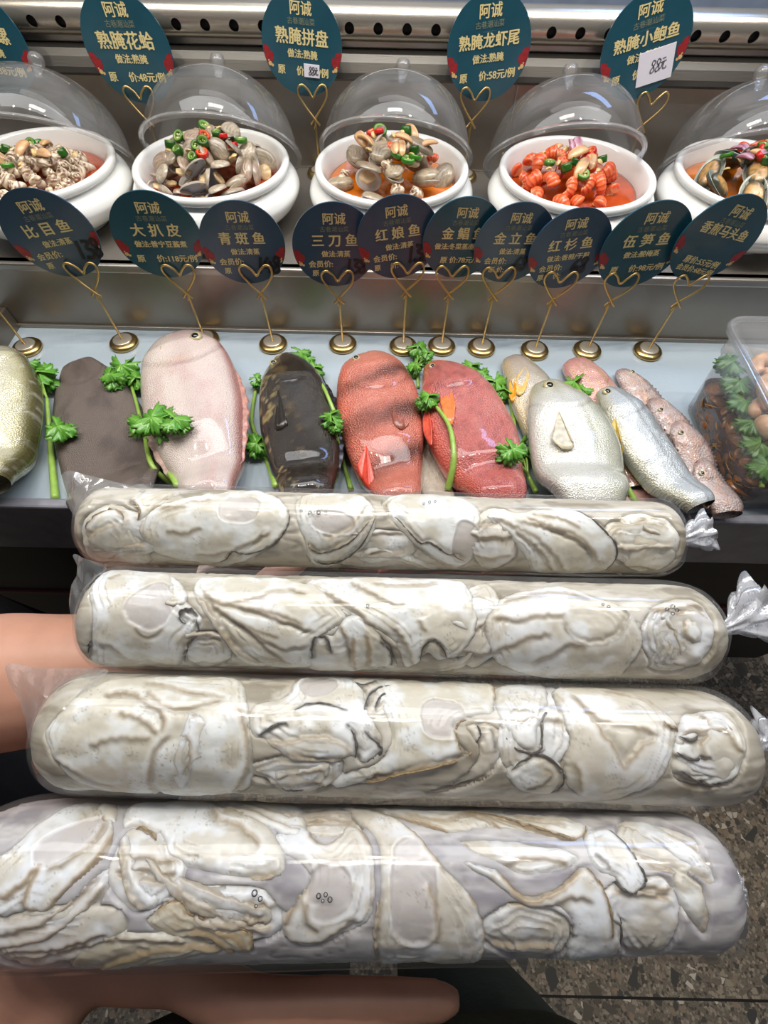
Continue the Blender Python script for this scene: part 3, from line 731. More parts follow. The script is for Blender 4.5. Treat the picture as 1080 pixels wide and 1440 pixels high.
def place(kind, loc, rot, bowl_i, sc=1.0):
    lst = PROTO[kind]; j = random.randrange(len(lst)); key = (kind, j)
    if key not in FIRST: o = lst[j]; FIRST[key] = o
    else: o = copy_tree(lst[j])
    o.location = loc; o.rotation_euler = rot; o.scale = (sc,)*3
    tag(o, FOOD_LABEL[kind].format(short[bowl_i]), FOOD_CAT[kind], FOOD_GRP[kind].format(short[bowl_i]))
def heap(i, main, tops, rh, h0, off, seed):
    random.seed(seed)
    c = BOWLS[i]; zs = SZ+0.052
    def surf(x, y):
        return zs+h0*max(0.0, 1-((x-off[0])**2+(y-off[1])**2)/rh**2)
    for kind, n, size, sc in main:
        pts = []
        tries = 0
        while len(pts) < n and tries < 6000:
            tries += 1
            a = random.uniform(0, 2*PI); q = rh*math.sqrt(random.random())*0.97; x = off[0]+q*math.cos(a); y = off[1]+q*math.sin(a)
            if math.hypot(x, y) > 0.080: continue
            if all(math.hypot(x-u, y-v) > size*(1 if tries < 3000 else 0.8) for u, v in pts): pts.append((x, y))
        for x, y in pts:
            dirv = math.atan2(y-off[1], x-off[0]); tl = random.uniform(0.2, 1.1)
            place(kind, (c[0]+x, c[1]+y, surf(x, y)+0.002), (random.uniform(-0.9, 0.5)-0.1, random.uniform(-0.7, 0.7), random.uniform(0, 2*PI)), i, sc*random.uniform(0.88, 1.1))
    for kind, n, spread, dz in tops:
        for k in range(n):
            a = random.uniform(0, 2*PI); q = 1.35*spread*math.sqrt(random.random()); x = off[0]*0.8+q*math.cos(a); y = off[1]+0.006+q*math.sin(a)
            place(kind, (c[0]+x, c[1]+y, surf(x, y)+dz), (random.uniform(-0.6, 0.6), random.uniform(-0.6, 0.6), random.uniform(0, 2*PI)), i, random.uniform(0.85, 1.15))
heap(0, [('snail', 60, 0.0135, 1.0)], [('green', 7, 0.04, 0.010), ('shallot', 4, 0.035, 0.011), ('garlic', 12, 0.045, 0.009)], 0.072, 0.026, (-0.008, 0.0), 3)
heap(1, [('clam', 38, 0.0205, 1.0)], [('green', 9, 0.038, 0.016), ('red', 4, 0.035, 0.015), ('garlic', 12, 0.04, 0.014)], 0.080, 0.042, (-0.002, 0.0), 5)
heap(2, [('dark_clam', 15, 0.030, 0.95), ('snail', 10, 0.02, 0.9), ('cray', 5, 0.03, 0.75)], [('shallot', 7, 0.036, 0.018), ('green', 6, 0.038, 0.017), ('red', 3, 0.03, 0.017), ('garlic', 8, 0.04, 0.016)], 0.078, 0.042, (0.0, 0.0), 8)
heap(3, [('cray', 28, 0.0205, 1.02)], [('shallot', 4, 0.030, 0.013), ('green', 6, 0.034, 0.014), ('onion', 2, 0.02, 0.015), ('red', 2, 0.03, 0.013), ('garlic', 12, 0.035, 0.012)], 0.070, 0.030, (-0.010, 0.0), 9)
heap(4, [('aba', 10, 0.028, 0.95)], [('red', 6, 0.034, 0.015), ('green', 8, 0.036, 0.015), ('onion', 4, 0.03, 0.014), ('shallot', 4, 0.03, 0.014), ('garlic', 8, 0.04, 0.012)], 0.076, 0.034, (0.0, 0.0), 12)

# ------------------------------------------------------------------ fish
def fish_mat(name, scale, strength, rough=0.28, metal=0.0):
    M = bpy.data.materials.new(name); M.use_nodes = True; nt = M.node_tree; N = nt.nodes; LK = nt.links
    P = N['Principled BSDF']; P.inputs['Roughness'].default_value = rough; P.inputs['Metallic'].default_value = metal; P.inputs['Coat Weight'].default_value = 0.8; P.inputs['Coat Roughness'].default_value = 0.06
    a = N.new('ShaderNodeAttribute'); a.attribute_name = 'Col'
    uv = N.new('ShaderNodeUVMap'); uv.uv_map = 'UVMap'
    v = N.new('ShaderNodeTexVoronoi'); v.voronoi_dimensions = '2D'; v.inputs['Scale'].default_value = scale; v.inputs['Randomness'].default_value = 0.85
    LK.new(uv.outputs[0], v.inputs['Vector'])
    nz = N.new('ShaderNodeTexNoise'); nz.inputs['Scale'].default_value = scale*0.25; LK.new(uv.outputs[0], nz.inputs['Vector'])
    mr = N.new('ShaderNodeMapRange'); mr.inputs[3].default_value = 1.08; mr.inputs[4].default_value = 0.86; mr.inputs[2].default_value = 0.8
    LK.new(v.outputs['Distance'], mr.inputs[0])
    mx = N.new('ShaderNodeVectorMath'); mx.operation = 'SCALE'; LK.new(a.outputs['Color'], mx.inputs[0]); LK.new(mr.outputs[0], mx.inputs['Scale'])
    LK.new(mx.outputs[0], P.inputs['Base Color'])
    ad = N.new('ShaderNodeMath'); ad.operation = 'ADD'; LK.new(v.outputs['Distance'], ad.inputs[0]); LK.new(nz.outputs['Fac'], ad.inputs[1])
    bp = N.new('ShaderNodeBump'); bp.inputs['Strength'].default_value = strength; bp.inputs['Distance'].default_value = 0.0022; bp.invert = True
    LK.new(ad.outputs[0], bp.inputs['Height']); LK.new(bp.outputs[0], P.inputs['Normal'])
    return M
FM_SCALE = fish_mat('fish_scaled', 430, 0.6); FM_SILVER = fish_mat('fish_silver', 520, 0.38, 0.24, 0.25); FM_SKIN = fish_mat('fish_skin', 620, 0.5, 0.24); FM_FINE = fish_mat('fish_fine', 700, 0.5, 0.34)
EYEW = mat('fish_eye_ring', L(190, 180, 140), 0.15, coat=0.8); EYEB = mat('fish_eye_pupil', L(16, 18, 22), 0.08, coat=1.0)
def fin_mat(name, col): return mat(name, col, 0.32, coat=0.3, var=0.25, vscale=160, bump=(200, 0.3, 0.001))
def fish(label, axis, kt, colfn, M, zoff=(0, 0), eye=None, fins=(), strips=(), grel=0.07, gill=0.24, seed=1, tailfin=True, group='fresh fish on the tray'):
    ax = np.array(axis, float)
    zt = TZ+0.018
    P = []; Wd = []
    for k, (x, y, hw) in enumerate(ax):
        p = at_z(x, y, zt); P.append(p); Wd.append(hw/F_PX*np.dot(p-CAM, _f))
    P = np.array(P); Wd = np.array(Wd)
    A4 = spline(np.column_stack([P[:, :2], Wd, np.zeros(len(P))]), 14)
    seg = np.r_[0, np.cumsum(np.hypot(*np.diff(A4[:, :2], axis=0).T))]; LEN = seg[-1]
    m_ = 90; s = np.linspace(0, LEN, m_); s = LEN*(s/LEN)**1.15
    X = np.interp(s, seg, A4[:, 0]); Y = np.interp(s, seg, A4[:, 1]); Wv = np.maximum(np.interp(s, seg, A4[:, 2]), 0.001)
    u = s/LEN
    Wv = Wv*np.sqrt(np.clip(u/0.03, 0.02, 1))
    Wmax = Wv.max()
    HT = kt*np.minimum(Wv*1.15, Wmax)**0.8*Wmax**0.2
    n = 56; ph = 2*PI*np.arange(n)/n
    T = np.stack([np.gradient(X), np.gradient(Y)], 1); T /= np.linalg.norm(T, axis=1)[:, None]
    Nx, Ny = -T[:, 1], T[:, 0]      # sideways: image right for a fish whose head is up
    C_, S_ = np.cos(ph), np.sin(ph)
    lat = np.sign(C_)*np.abs(C_)**0.9; ver = np.sign(S_)*np.abs(S_)**0.85
    Ug, Cg = np.meshgrid(u, lat, indexing='ij'); _, Vg = np.meshgrid(u, ver, indexing='ij')
    gl = gill-0.03+0.11*(1-Cg**2)
    rel = 1+grel*(sstep(gl-0.10, gl-0.016, Ug)-sstep(gl-0.016, gl+0.006, Ug))
    zc = TZ+0.002+np.interp(u, [0, 1], [zoff[0], zoff[1]])+HT
    lip = np.array(Y < 0.315)
    zc = zc+0.028*sstep(0.335, 0.285, Y)
    VX = X[:, None]+Nx[:, None]*Wv[:, None]*Cg; VY = Y[:, None]+Ny[:, None]*Wv[:, None]*Cg; VZ = zc[:, None]+HT[:, None]*Vg*rel
    n1 = fbm(Ug*9, Cg*3, seed, 4); n2 = fbm(Ug*40, Cg*14, seed+5, 3)
    VZ = VZ+(n1-0.5)*0.003*(Vg > 0)
    cols = colfn(Ug.ravel(), Cg.ravel(), Vg.ravel(), n1.ravel(), n2.ravel())
    gline = np.exp(-((Ug-gl)/0.008)**2).ravel()*0.35
    cols = cols*(1-gline[:, None]*np.array([0.8, 0.9, 0.9]))
    V = np.stack([VX.ravel(), VY.ravel(), VZ.ravel()], 1)
    I = np.arange(m_*n).reshape(m_, n); I2 = np.roll(I, -1, axis=1)
    F = np.stack([I[:-1], I[1:], I2[1:], I2[:-1]], -1).reshape(-1, 4)
    uv = np.stack([Ug.ravel()*LEN, (Cg*Wmax).ravel()], 1)
    i0 = int(m_*0.35)
    t = thing('fish', label, 'fish', (float(X[i0]), float(Y[i0]), TZ), group)
    mesh_np('body', V, F, M, t, cols=np.clip(cols, 0, 1), uvs=uv)
    def surf(px, py, lift=0.0):
        q = at_z(px, py, zt+zoff[0]*0.6); k = int(np.argmin((X-q[0])**2+(Y-q[1])**2))
        d = (q[0]-X[k])*Nx[k]+(q[1]-Y[k])*Ny[k]; w = np.clip(d/Wv[k], -0.97, 0.97)
        return np.array([X[k]+Nx[k]*w*Wv[k], Y[k]+Ny[k]*w*Wv[k], zc[k]+HT[k]*(1-abs(w)**2.1)**0.45+lift]), k, w
    if eye:
        q, k, w = surf(eye[0], eye[1]); r = eye[2]
        b = MB(); b.add(*ball_vf(q, (r, r, r*0.55), 20, 12)); e = b.build('eye', EYEW, t)
        b = MB(); b.add(*ball_vf(q+np.array([0, -r*0.1, r*0.30]), (r*0.62, r*0.62, r*0.36), 18, 10)); b.build('pupil', EYEB, e)
        # mouth line at the snout
        k1 = 3; mo = [np.array([X[k1]+Nx[k1]*w2*Wv[k1], Y[k1]+Ny[k1]*w2*Wv[k1], zc[k1]+HT[k1]*0.75]) for w2 in (-0.6, -0.2, 0.3)]
        b = MB(); b.add(*tube_vf(spline(mo, 4), 0.0009, 6)); b.build('mouth', mat('fish_mouth', L(92, 62, 58), 0.4), t)
    for nm, pts, root, col in fins:
        # pts: px outline of the fin, root: px of its base; lies on the flank, lifted a little at the tip
        qs = []
        for i, (x, y) in enumerate(pts):
            q, k, w = surf(x, y, 0.0); d = math.hypot(x-root[0], y-root[1]); qf = at_z(x, y, q[2]); q = np.array([qf[0], qf[1], q[2]]); qs.append(q+np.array([0, 0, 0.0010+0.00003*d]))
        c0, _, _ = surf(*root, 0.0006)
        qs = spline(qs, 5); V = [c0]; nr = 7; F = []
        for j in range(1, nr+1):
            for i, q in enumerate(qs): V.append(c0+(q-c0)*j/nr+np.array([0, 0, 0.0006*math.sin(i*2.2)*j/nr]))
        ns = len(qs)
        F += [(0, 1+i, 2+i) for i in range(ns-1)]
        for j in range(nr-1):
            for i in range(ns-1): F.append((1+j*ns+i, 1+(j+1)*ns+i, 2+(j+1)*ns+i, 2+j*ns+i))
        o = mesh_np(nm, np.array(V), F, fin_mat(nm+'_skin', col), t)
        so = o.modifiers.new('s', 'SOLIDIFY'); so.thickness = 0.0008
    for nm, sd, u0, u1, wd, col in strips:
        ks = np.where((u >= u0) & (u <= u1))[0]; V = []; F = []; nr = 5
        for j in range(nr):
            for i, k in enumerate(ks):
                q = (i/(len(ks)-1)); pr = math.sin(PI*min(1, q*1.15+0.02))**0.6; d = wd*pr*j/(nr-1)*(0.88+0.12*math.sin(i*1.3))
                V.append((X[k]+sd*Nx[k]*(Wv[k]*0.93+d), Y[k]+sd*Ny[k]*(Wv[k]*0.93+d), zc[k]+HT[k]*0.25-0.35*d+0.0005*math.sin(i*1.9)*j))
        n0 = len(ks)
        for j in range(nr-1):
            for i in range(n0-1): F.append((j*n0+i, j*n0+i+1, (j+1)*n0+i+1, (j+1)*n0+i))
        o = mesh_np(nm, np.array(V), F, fin_mat(nm+'_skin', col), t)
        so = o.modifiers.new('s', 'SOLIDIFY'); so.thickness = 0.0008
    FISHES.append((X, Y, Nx, Ny, Wv, zc, HT))
    if tailfin:
        k = m_-1; V = []; F = []; L0 = 0.030; w = Wv[k]
        for j in range(6):
            for i in range(9):
                a = (i/8*2-1); d = j/5
                V.append((X[k]+T[k, 0]*L0*d*(0.7+0.3*abs(a))+Nx[k]*a*(w*0.7+0.022*d), Y[k]+T[k, 1]*L0*d*(0.7+0.3*abs(a))+Ny[k]*a*(w*0.7+0.022*d), zc[k]-0.022*d*sstep(0.30, 0.24, np.array(Y[k]))+0.0006*math.sin(i*3)))
        for j in range(5):
            for i in range(8): F.append((j*9+i, j*9+i+1, (j+1)*9+i+1, (j+1)*9+i))
        o = mesh_np('tail_fin', np.array(V), F, fin_mat('tail_fin_skin', cols.reshape(m_, n, 3)[-4].mean(0)), t)
        so = o.modifiers.new('s', 'SOLIDIFY'); so.thickness = 0.0009
    return t
FISHES = []
def top_z(x, y):
    z = TZ
    for X, Y, Nx, Ny, Wv, zc, HT in FISHES:
        d2 = (X-x)**2+(Y-y)**2; k = int(np.argmin(d2)); w = ((x-X[k])*Nx[k]+(y-Y[k])*Ny[k])/Wv[k]
        al = abs((x-X[k])*-Ny[k]+(y-Y[k])*Nx[k])
        if abs(w) < 1 and al < 0.006: z = max(z, zc[k]+HT[k]*(1-abs(w)**2.1)**0.45)
    return z
def rest(px, py, lift):
    z = TZ+0.02
    for _ in range(6):
        p = at_z(px, py, z); z = 0.5*z+0.5*(top_z(p[0], p[1])+lift)
    p = at_z(px, py, z); return p
def mixc(*stops):
    """stops: (value array t in 0..1, colour) layered"""
    out = None
    for t, c in stops:
        c = np.asarray(L(c)) if np.max(c) > 1.01 else np.asarray(c)
        out = np.tile(c, (len(t), 1)) if out is None else lerp(out, np.tile(c, (len(t), 1)), np.clip(t, 0, 1))
    return out
one = lambda u: np.ones_like(u)
def c_gold(u, c, v, a, b): return mixc((one(u), (240, 238, 218)), (sstep(0.3, 0.95, c)*0.8, (204, 196, 142)), (sstep(0.75, 1.0, c), (104, 98, 58)), (sstep(0.55, 0.8, b)*0.5, (240, 238, 222)))
def c_flounder(u, c, v, a, b): return mixc((one(u), (116, 104, 97)), (sstep(0.4, 0.75, a), (94, 83, 78)), (sstep(0.5, 0.8, b)*0.5, (122, 108, 100)), (sstep(0.8, 1.0, np.abs(c))*0.7, (66, 56, 54)))
def c_pink(u, c, v, a, b): return mixc((one(u), (224, 206, 200)), (sstep(0.26, 0.10, u)*0.6, (190, 158, 156)), (np.exp(-((u-0.30)/0.02)**2)*0.4*(c<0.2), (214, 176, 130)), (sstep(0.2, -0.6, c)*0.6, (238, 226, 216)), (np.exp(-((c-0.05)/0.12)**2)*0.3, (200, 176, 172)), (sstep(0.55, 0.75, a)*0.35, (206, 164, 160)), (sstep(0.78, 0.95, c)*0.8, (178, 112, 104)))
def c_grouper(u, c, v, a, b):
    vein = 1-np.abs(a-0.5)*14
    return mixc((one(u), (48, 42, 34)), (sstep(0.45, 0.7, b), (30, 26, 22)), (sstep(0.2, 0.9, vein)*sstep(-0.1, -0.7, c)*0.8, (176, 156, 104)), (sstep(0.58, 0.75, a)*0.6*sstep(0.3, -0.3, c), (112, 92, 58)), (sstep(0.22, 0.05, u)*0.4, (84, 66, 56)))
def c_band(u, c, v, a, b):
    d = u+0.05*c+0.05*(a-0.5)
    band = np.exp(-((d-0.24)/0.045)**2)+np.exp(-((d-0.46)/0.05)**2)*1.1+np.exp(-((d-0.68)/0.05)**2)
    return mixc((one(u), (208, 122, 104)), (sstep(0.2, 0.02, u)*0.6, (222, 156, 134)), (sstep(-0.5, -1.0, c)*0.6, (236, 110, 84)), (sstep(0.5, 0.8, b)*0.3, (238, 168, 148)), (np.clip(band, 0, 1)*(0.55+0.4*sstep(-0.6, 0.6, c)), (92, 52, 44)))
def c_red(u, c, v, a, b): return mixc((one(u), (198, 112, 106)), (sstep(0.14, 0.0, u)*0.9, (238, 90, 70)), (sstep(0.48, 0.75, b)*0.6, (150, 84, 84)), (sstep(0.55, 0.85, a)*0.4, (232, 160, 150)), (sstep(-0.6, -1.0, c)*0.7, (236, 110, 90)), (sstep(0.8, 1.0, c)*0.6, (176, 76, 72)), (sstep(0.55, 0.95, u)*0.4, (196, 84, 76)))
def c_cream(u, c, v, a, b): return mixc((one(u), (214, 206, 190)), (sstep(0.5, 0.8, b)*0.5, (186, 170, 150)))
def c_silver(u, c, v, a, b): return mixc((one(u), (230, 230, 222)), (sstep(0.25, 0.05, u)*0.6, (176, 172, 120)), (sstep(0.1, 0.7, c)*0.65, (176, 178, 150)), (sstep(0.65, 0.95, c)*0.75, (112, 118, 98)), (sstep(0.5, 0.8, a)*0.3, (236, 238, 230)), (np.exp(-((c-0.35+0.2*u)/0.03)**2)*0.5, (140, 142, 116)))
def c_silver2(u, c, v, a, b): return mixc((one(u), (206, 198, 186)), (sstep(0.25, 0.05, u)*0.5, (192, 164, 150)), (sstep(0.2, 0.9, c)*0.6, (164, 158, 146)), (sstep(-0.4, -0.9, c)*0.4, (222, 190, 110)))
def c_stripe(u, c, v, a, b): return mixc((one(u), (226, 172, 166)), (sstep(0.3, 0.9, np.sin(c*16+a*2))*0.6, (204, 178, 120)), (sstep(0.2, 0.0, u)*0.7, (222, 150, 148)), (sstep(0.55, 0.8, b)*0.4, (240, 214, 206)))
def c_croaker(u, c, v, a, b): return mixc((one(u), (206, 212, 214)), (sstep(-0.35, -0.9, c)*0.55, (214, 204, 164)), (sstep(-0.1, 0.6, c)*0.7, (146, 156, 162)), (sstep(0.55, 0.95, c)*0.85, (78, 86, 92)), (sstep(0.55, 0.8, b)*0.4, (232, 236, 236)), (np.exp(-((c-0.12)/0.035)**2)*0.55, (96, 100, 98)))
def c_pinkgrey(u, c, v, a, b): return mixc((one(u), (186, 168, 164)), (sstep(0.1, -0.7, c)*0.7, (222, 206, 202)), (sstep(0.46, 0.62, a)*0.55, (206, 156, 128)), (sstep(0.25, 0.9, c)*0.8, (116, 102, 104)), (sstep(0.45, 0.7, b)*0.45, (222, 204, 200)), (sstep(0.16, 0.02, u)*0.6, (150, 122, 120)))
fish('gold-silver scaled fish cut off by the left edge of the photo', [(-4, 500, 12), (-2, 512, 32), (0, 540, 52), (2, 575, 61), (2, 620, 59), (0, 660, 52), (0, 690, 44), (0, 706, 34)], 0.55, c_gold, FM_SILVER, seed=3, tailfin=False)
fish('flat dark brown flounder with matte skin, second fish from the left', [(100, 496, 14), (106, 508, 25), (117, 535, 42), (131, 575, 57), (147, 620, 65), (160, 665, 66), (170, 705, 58), (176, 745, 38), (178, 775, 20)], 0.17, c_flounder, FM_FINE, seed=5, gill=0.12)
fish('plump pale pink smooth-skinned fish beside the brown flounder', [(249, 473, 9), (252, 481, 24), (259, 500, 43), (269, 532, 60), (280, 585, 66), (290, 635, 58), (300, 680, 45), (307, 730, 30), (311, 770, 16)], 0.50, c_pink, FM_SKIN, seed=8, eye=(290, 510, 0.0085),
     fins=[('pectoral_fin', [(228, 520), (224, 530), (228, 541), (240, 536)], (244, 524), L(216, 190, 150))], strips=[('dorsal_fin', 1, 0.30, 0.85, 0.012, L(190, 140, 128)), ('anal_fin', -1, 0.45, 0.85, 0.010, L(206, 178, 166))])
fish('dark mottled grouper with cream markings and glossy skin', [(400, 495, 7), (403, 506, 18), (411, 545, 41), (422, 600, 53), (430, 650, 50), (434, 690, 43), (438, 735, 30), (440, 775, 15)], 0.55, c_grouper, FM_SKIN, seed=13, eye=(389, 528, 0.0055),
     fins=[('pectoral_fin', [(382, 572), (378, 590), (390, 606), (404, 598)], (398, 572), L(40, 34, 28))], strips=[('dorsal_fin', 1, 0.25, 0.85, 0.012, L(34, 30, 28))])
fish('orange-red fish with dark brown bands across its body', [(508, 508, 13), (516, 518, 36), (528, 555, 54), (536, 605, 58), (544, 650, 51), (553, 690, 40), (560, 735, 26), (564, 770, 14)], 0.50, c_band, FM_SCALE, seed=21, eye=(502, 528, 0.0055),
     fins=[('pectoral_fin', [(556, 560), (552, 590), (566, 606), (584, 590)], (580, 556), L(150, 84, 66)), ('anal_fin', [(502, 655), (508, 675), (520, 690), (526, 676)], (516, 650), L(224, 78, 60))])
fish('cream-coloured fish mostly hidden between the banded and the plain red fish', [(600, 585, 8), (605, 620, 18), (611, 660, 23), (616, 700, 22), (620, 740, 12)], 0.3, c_cream, FM_FINE, seed=23)
fish('plain coral red fish with a bright red snout', [(604, 509, 6), (612, 520, 19), (634, 557, 45), (655, 610, 60), (670, 650, 59), (686, 692, 46), (699, 735, 29), (707, 772, 15)], 0.52, c_red, FM_SCALE, zoff=(0.004, 0.002), seed=27, eye=(606, 530, 0.0050),
     fins=[('pectoral_fin', [(618, 562), (626, 590), (636, 598), (640, 572)], (624, 556), L(236, 128, 70)), ('pelvic_fin', [(594, 590), (596, 612), (606, 628), (606, 604)], (598, 586), L(228, 96, 74))])
fish('silver fish with yellow fins, lying underneath the round silver fish', [(716, 492, 8), (728, 508, 22), (748, 545, 34), (766, 585, 38), (784, 630, 34), (800, 680, 26), (810, 730, 14)], 0.4, c_silver2, FM_SILVER, zoff=(-0.002, -0.006), seed=31,
     fins=[('pectoral_fin', [(726, 530), (726, 556), (737, 552), (744, 530)], (736, 522), L(224, 186, 110)), ('pelvic_fin', [(716, 540), (716, 560), (722, 566), (726, 548)], (718, 532), L(232, 160, 40))])
fish('pink fish with yellowish lengthwise stripes at the back of the pile', [(800, 500, 9), (813, 513, 22), (838, 545, 31), (862, 585, 33), (885, 630, 28), (905, 680, 20)], 0.42, c_stripe, FM_SILVER, zoff=(0.0, -0.006), seed=33)
for k, (axp, lab) in enumerate([([(871, 514, 4), (882, 525, 14), (908, 556, 23), (934, 595, 22), (950, 630, 18)], 'small pinkish fish at the top of the stepped row of four by the tub'),
        ([(905, 570, 4), (919, 581, 15), (948, 612, 24), (974, 650, 22), (988, 690, 18)], 'small pinkish fish second from the top of the stepped row by the tub'),
        ([(934, 604, 4), (947, 614, 16), (971, 646, 26), (992, 690, 22), (1002, 715, 18)], 'small pinkish fish third from the top of the stepped row by the tub'),
        ([(968, 659, 4), (978, 668, 15), (997, 698, 25), (1013, 732, 20)], 'small pinkish fish at the bottom of the stepped row by the tub')]):
    fish(lab, axp, 0.46, c_pinkgrey, FM_SCALE, grel=0.03, gill=0.30, strips=[('dorsal_fin', 1, 0.22, 0.8, 0.006, L(130, 112, 110))], fins=[('pectoral_fin', [(axp[2][0]-14, axp[2][1]-4), (axp[2][0]-12, axp[2][1]+12), (axp[2][0]-2, axp[2][1]+18), (axp[2][0]+2, axp[2][1]+4)], (axp[2][0]-6, axp[2][1]-10), L(212, 176, 150))], zoff=(0.004+0.018*min(k,1)+0.002*k, -0.008), seed=41+k, eye=(axp[1][0]+7, axp[1][1]-1, 0.0038), tailfin=False, group='stepped row of small pinkish fish')
fish('round bright silver fish with an olive head and clear eye', [(756, 549, 8), (763, 561, 24), (780, 598, 47), (797, 640, 60), (806, 690, 58), (815, 735, 40), (822, 775, 20)], 0.46, c_silver, FM_SILVER, zoff=(0.022, 0.006), seed=51, eye=(764, 563, 0.0078),
     fins=[('pectoral_fin', [(775, 618), (790, 632), (806, 630), (800, 616)], (772, 606), L(204, 194, 168))])
fish('slender silver croaker with a grey back and yellow fin', [(840, 556, 9), (851, 570, 20), (873, 602, 33), (901, 642, 36), (931, 682, 33), (957, 718, 25), (966, 730, 20)], 0.55, c_croaker, FM_SILVER, zoff=(0.020, 0.004), seed=57, eye=(847, 563, 0.0062), tailfin=False,
     fins=[('pectoral_fin', [(852, 610), (862, 632), (874, 640), (872, 622)], (856, 600), L(206, 176, 70))], strips=[('dorsal_fin', 1, 0.35, 0.75, 0.010, L(70, 72, 72))])

# ------------------------------------------------------------------ celery sprigs
LEAFM = mat('celery_leaf', attr=True, rough=0.35, coat=0.2, bump=(160, 0.5, 0.002))
STALKM = mat('celery_stalk', L(150, 186, 84), 0.35, coat=0.2, var=0.18, vscale=70, bump=(220, 0.3, 0.001, (1, 1, 0.1)))
def leaf_vf(r, seed):
    nth, nr = 46, 6; V = []; F = []; C = []
    for j in range(nr+1):
        q = j/nr
        for i in range(nth):
            th = -2.2+4.4*i/(nth-1)
            lobe = 0.50+0.50*abs(math.cos(1.5*th))**0.7; tooth = 1+0.13*math.sin(th*17+seed)+0.06*math.sin(th*31)
            rr = r*q*lobe*(tooth if q > 0.6 else 1)
            z = 0.20*r*q*q*math.cos(3*th)-0.32*r*q*q+0.05*r*math.sin(th*9+seed)*q
            V.append((rr*math.cos(th)+0.0, rr*math.sin(th), z))
            C.append(lerp(L(62, 130, 36), L(124, 182, 70), np.array(0.55*(1-q)+0.35*vnoise(q*5, th*3, seed)+0.25*(abs(math.cos(1.5*th)) > 0.97))))
    for j in range(nr):
        for i in range(nth-1): F.append((j*nth+i, j*nth+i+1, (j+1)*nth+i+1, (j+1)*nth+i))
    return np.array(V), F, np.array(C)
def sprig(label, stalk, leaves, z=0.03, r=0.0030):
    q0 = at_z(*(stalk[0] if stalk else leaves[0][:2]), TZ+z)
    t = thing('celery_sprig', label, 'celery', (q0[0], q0[1], TZ), 'celery sprigs between the fish')
    if stalk:
        P = np.array([rest(x, y, r*1.3) for x, y in stalk]); P = spline(P, 6)
        b = MB(); b.add(*tube_vf(P, np.linspace(r*1.25, r*0.6, len(P)), 9)); b.build('stalk', STALKM, t)
    for k, (x, y, rp) in enumerate(leaves):
        c = rest(x, y, 0.009); R = rp/F_PX*0.66
        if stalk:
            sp = min([rest(sx, sy, r*1.3) for sx, sy in stalk], key=lambda p: np.linalg.norm(p-c))
            if np.linalg.norm(sp-c) > 0.008:
                b = MB(); b.add(*tube_vf(spline([sp, (sp+c)/2+np.array([0, 0, 0.004]), c], 5), 0.0014, 7)); b.build('leaf_stem', STALKM, t)
        base = random.uniform(0, 2*PI)
        for j in range(4):
            V, F, C = leaf_vf(R*random.uniform(0.62, 0.85), k*7+j)
            a = base+j*PI/2+random.uniform(-0.35, 0.35); ti = random.uniform(-0.5, 0.35)
            ca, sa = math.cos(ti), math.sin(ti); X = V[:, 0]*ca-V[:, 2]*sa; Z = V[:, 0]*sa+V[:, 2]*ca
            W = np.stack([c[0]+X*math.cos(a)-V[:, 1]*math.sin(a), c[1]+X*math.sin(a)+V[:, 1]*math.cos(a), c[2]+Z+0.004*j], 1)
            o = mesh_np('leaf', W, F, LEAFM, t, cols=C)
            so = o.modifiers.new('s', 'SOLIDIFY'); so.thickness = 0.0006
random.seed(5)
sprig('upright celery sprig with two leafy tufts, between the gold fish and the flounder', [(78, 702), (74, 660), (70, 615), (66, 560)], [(60, 532, 30), (88, 608, 26), (46, 520, 20)], 0.022, 0.0040)
sprig('celery sprig whose leafy tip lies behind the pink fish, over the flounder', [(246, 684), (214, 655), (203, 610), (190, 560), (181, 532)], [(176, 522, 32), (160, 534, 24), (196, 540, 20)], 0.030)
sprig('celery sprig with a broad leafy tuft against the pink fish belly', [(250, 684), (226, 645), (217, 612)], [(218, 596, 34), (250, 598, 26), (200, 602, 22)], 0.040)
sprig('celery sprig with a small tuft left of the grouper', [(388, 684), (378, 655), (368, 628), (354, 592), (360, 545)], [(364, 632, 20), (362, 540, 14), (352, 618, 12)], 0.016, 0.0034)
sprig('celery tuft behind the grouper head', [(470, 580), (455, 545), (435, 515)], [(424, 503, 20), (444, 525, 16), (434, 512, 14)], 0.018, 0.0024)
sprig('celery sprig curving down between the grouper and the banded fish', [(494, 688), (484, 655), (474, 615)], [(467, 592, 19), (473, 606, 12)], 0.026)
sprig('celery tuft on the tray behind the plain red fish snout', [(588, 545), (586, 515)], [(588, 496, 21), (583, 520, 16), (600, 505, 14)], 0.012, 0.002)
sprig('celery sprig with a thick pale stalk lying on the plain red fish', [(630, 688), (638, 645), (632, 600), (612, 570)], [(602, 566, 20), (594, 572, 14)], 0.050, 0.0036)
sprig('celery sprig trailing behind the plain red fish back', [(724, 632), (722, 590), (714, 556), (690, 535)], [(662, 522, 22), (694, 545, 24), (678, 532, 18), (706, 556, 16)], 0.018)
sprig('celery sprig between the plain red fish and the round silver fish', [(754, 692), (742, 668), (726, 648)], [(716, 640, 20), (738, 638, 14), (728, 630, 16)], 0.040)
sprig('celery leaf tucked behind the round silver fish', [(838, 600), (822, 572), (808, 555)], [(804, 546, 26), (816, 556, 16)], 0.030, 0.0022)
sprig('thin celery stalk between the two silver fish', [(897, 712), (884, 688), (868, 660)], [], 0.022, 0.0034)

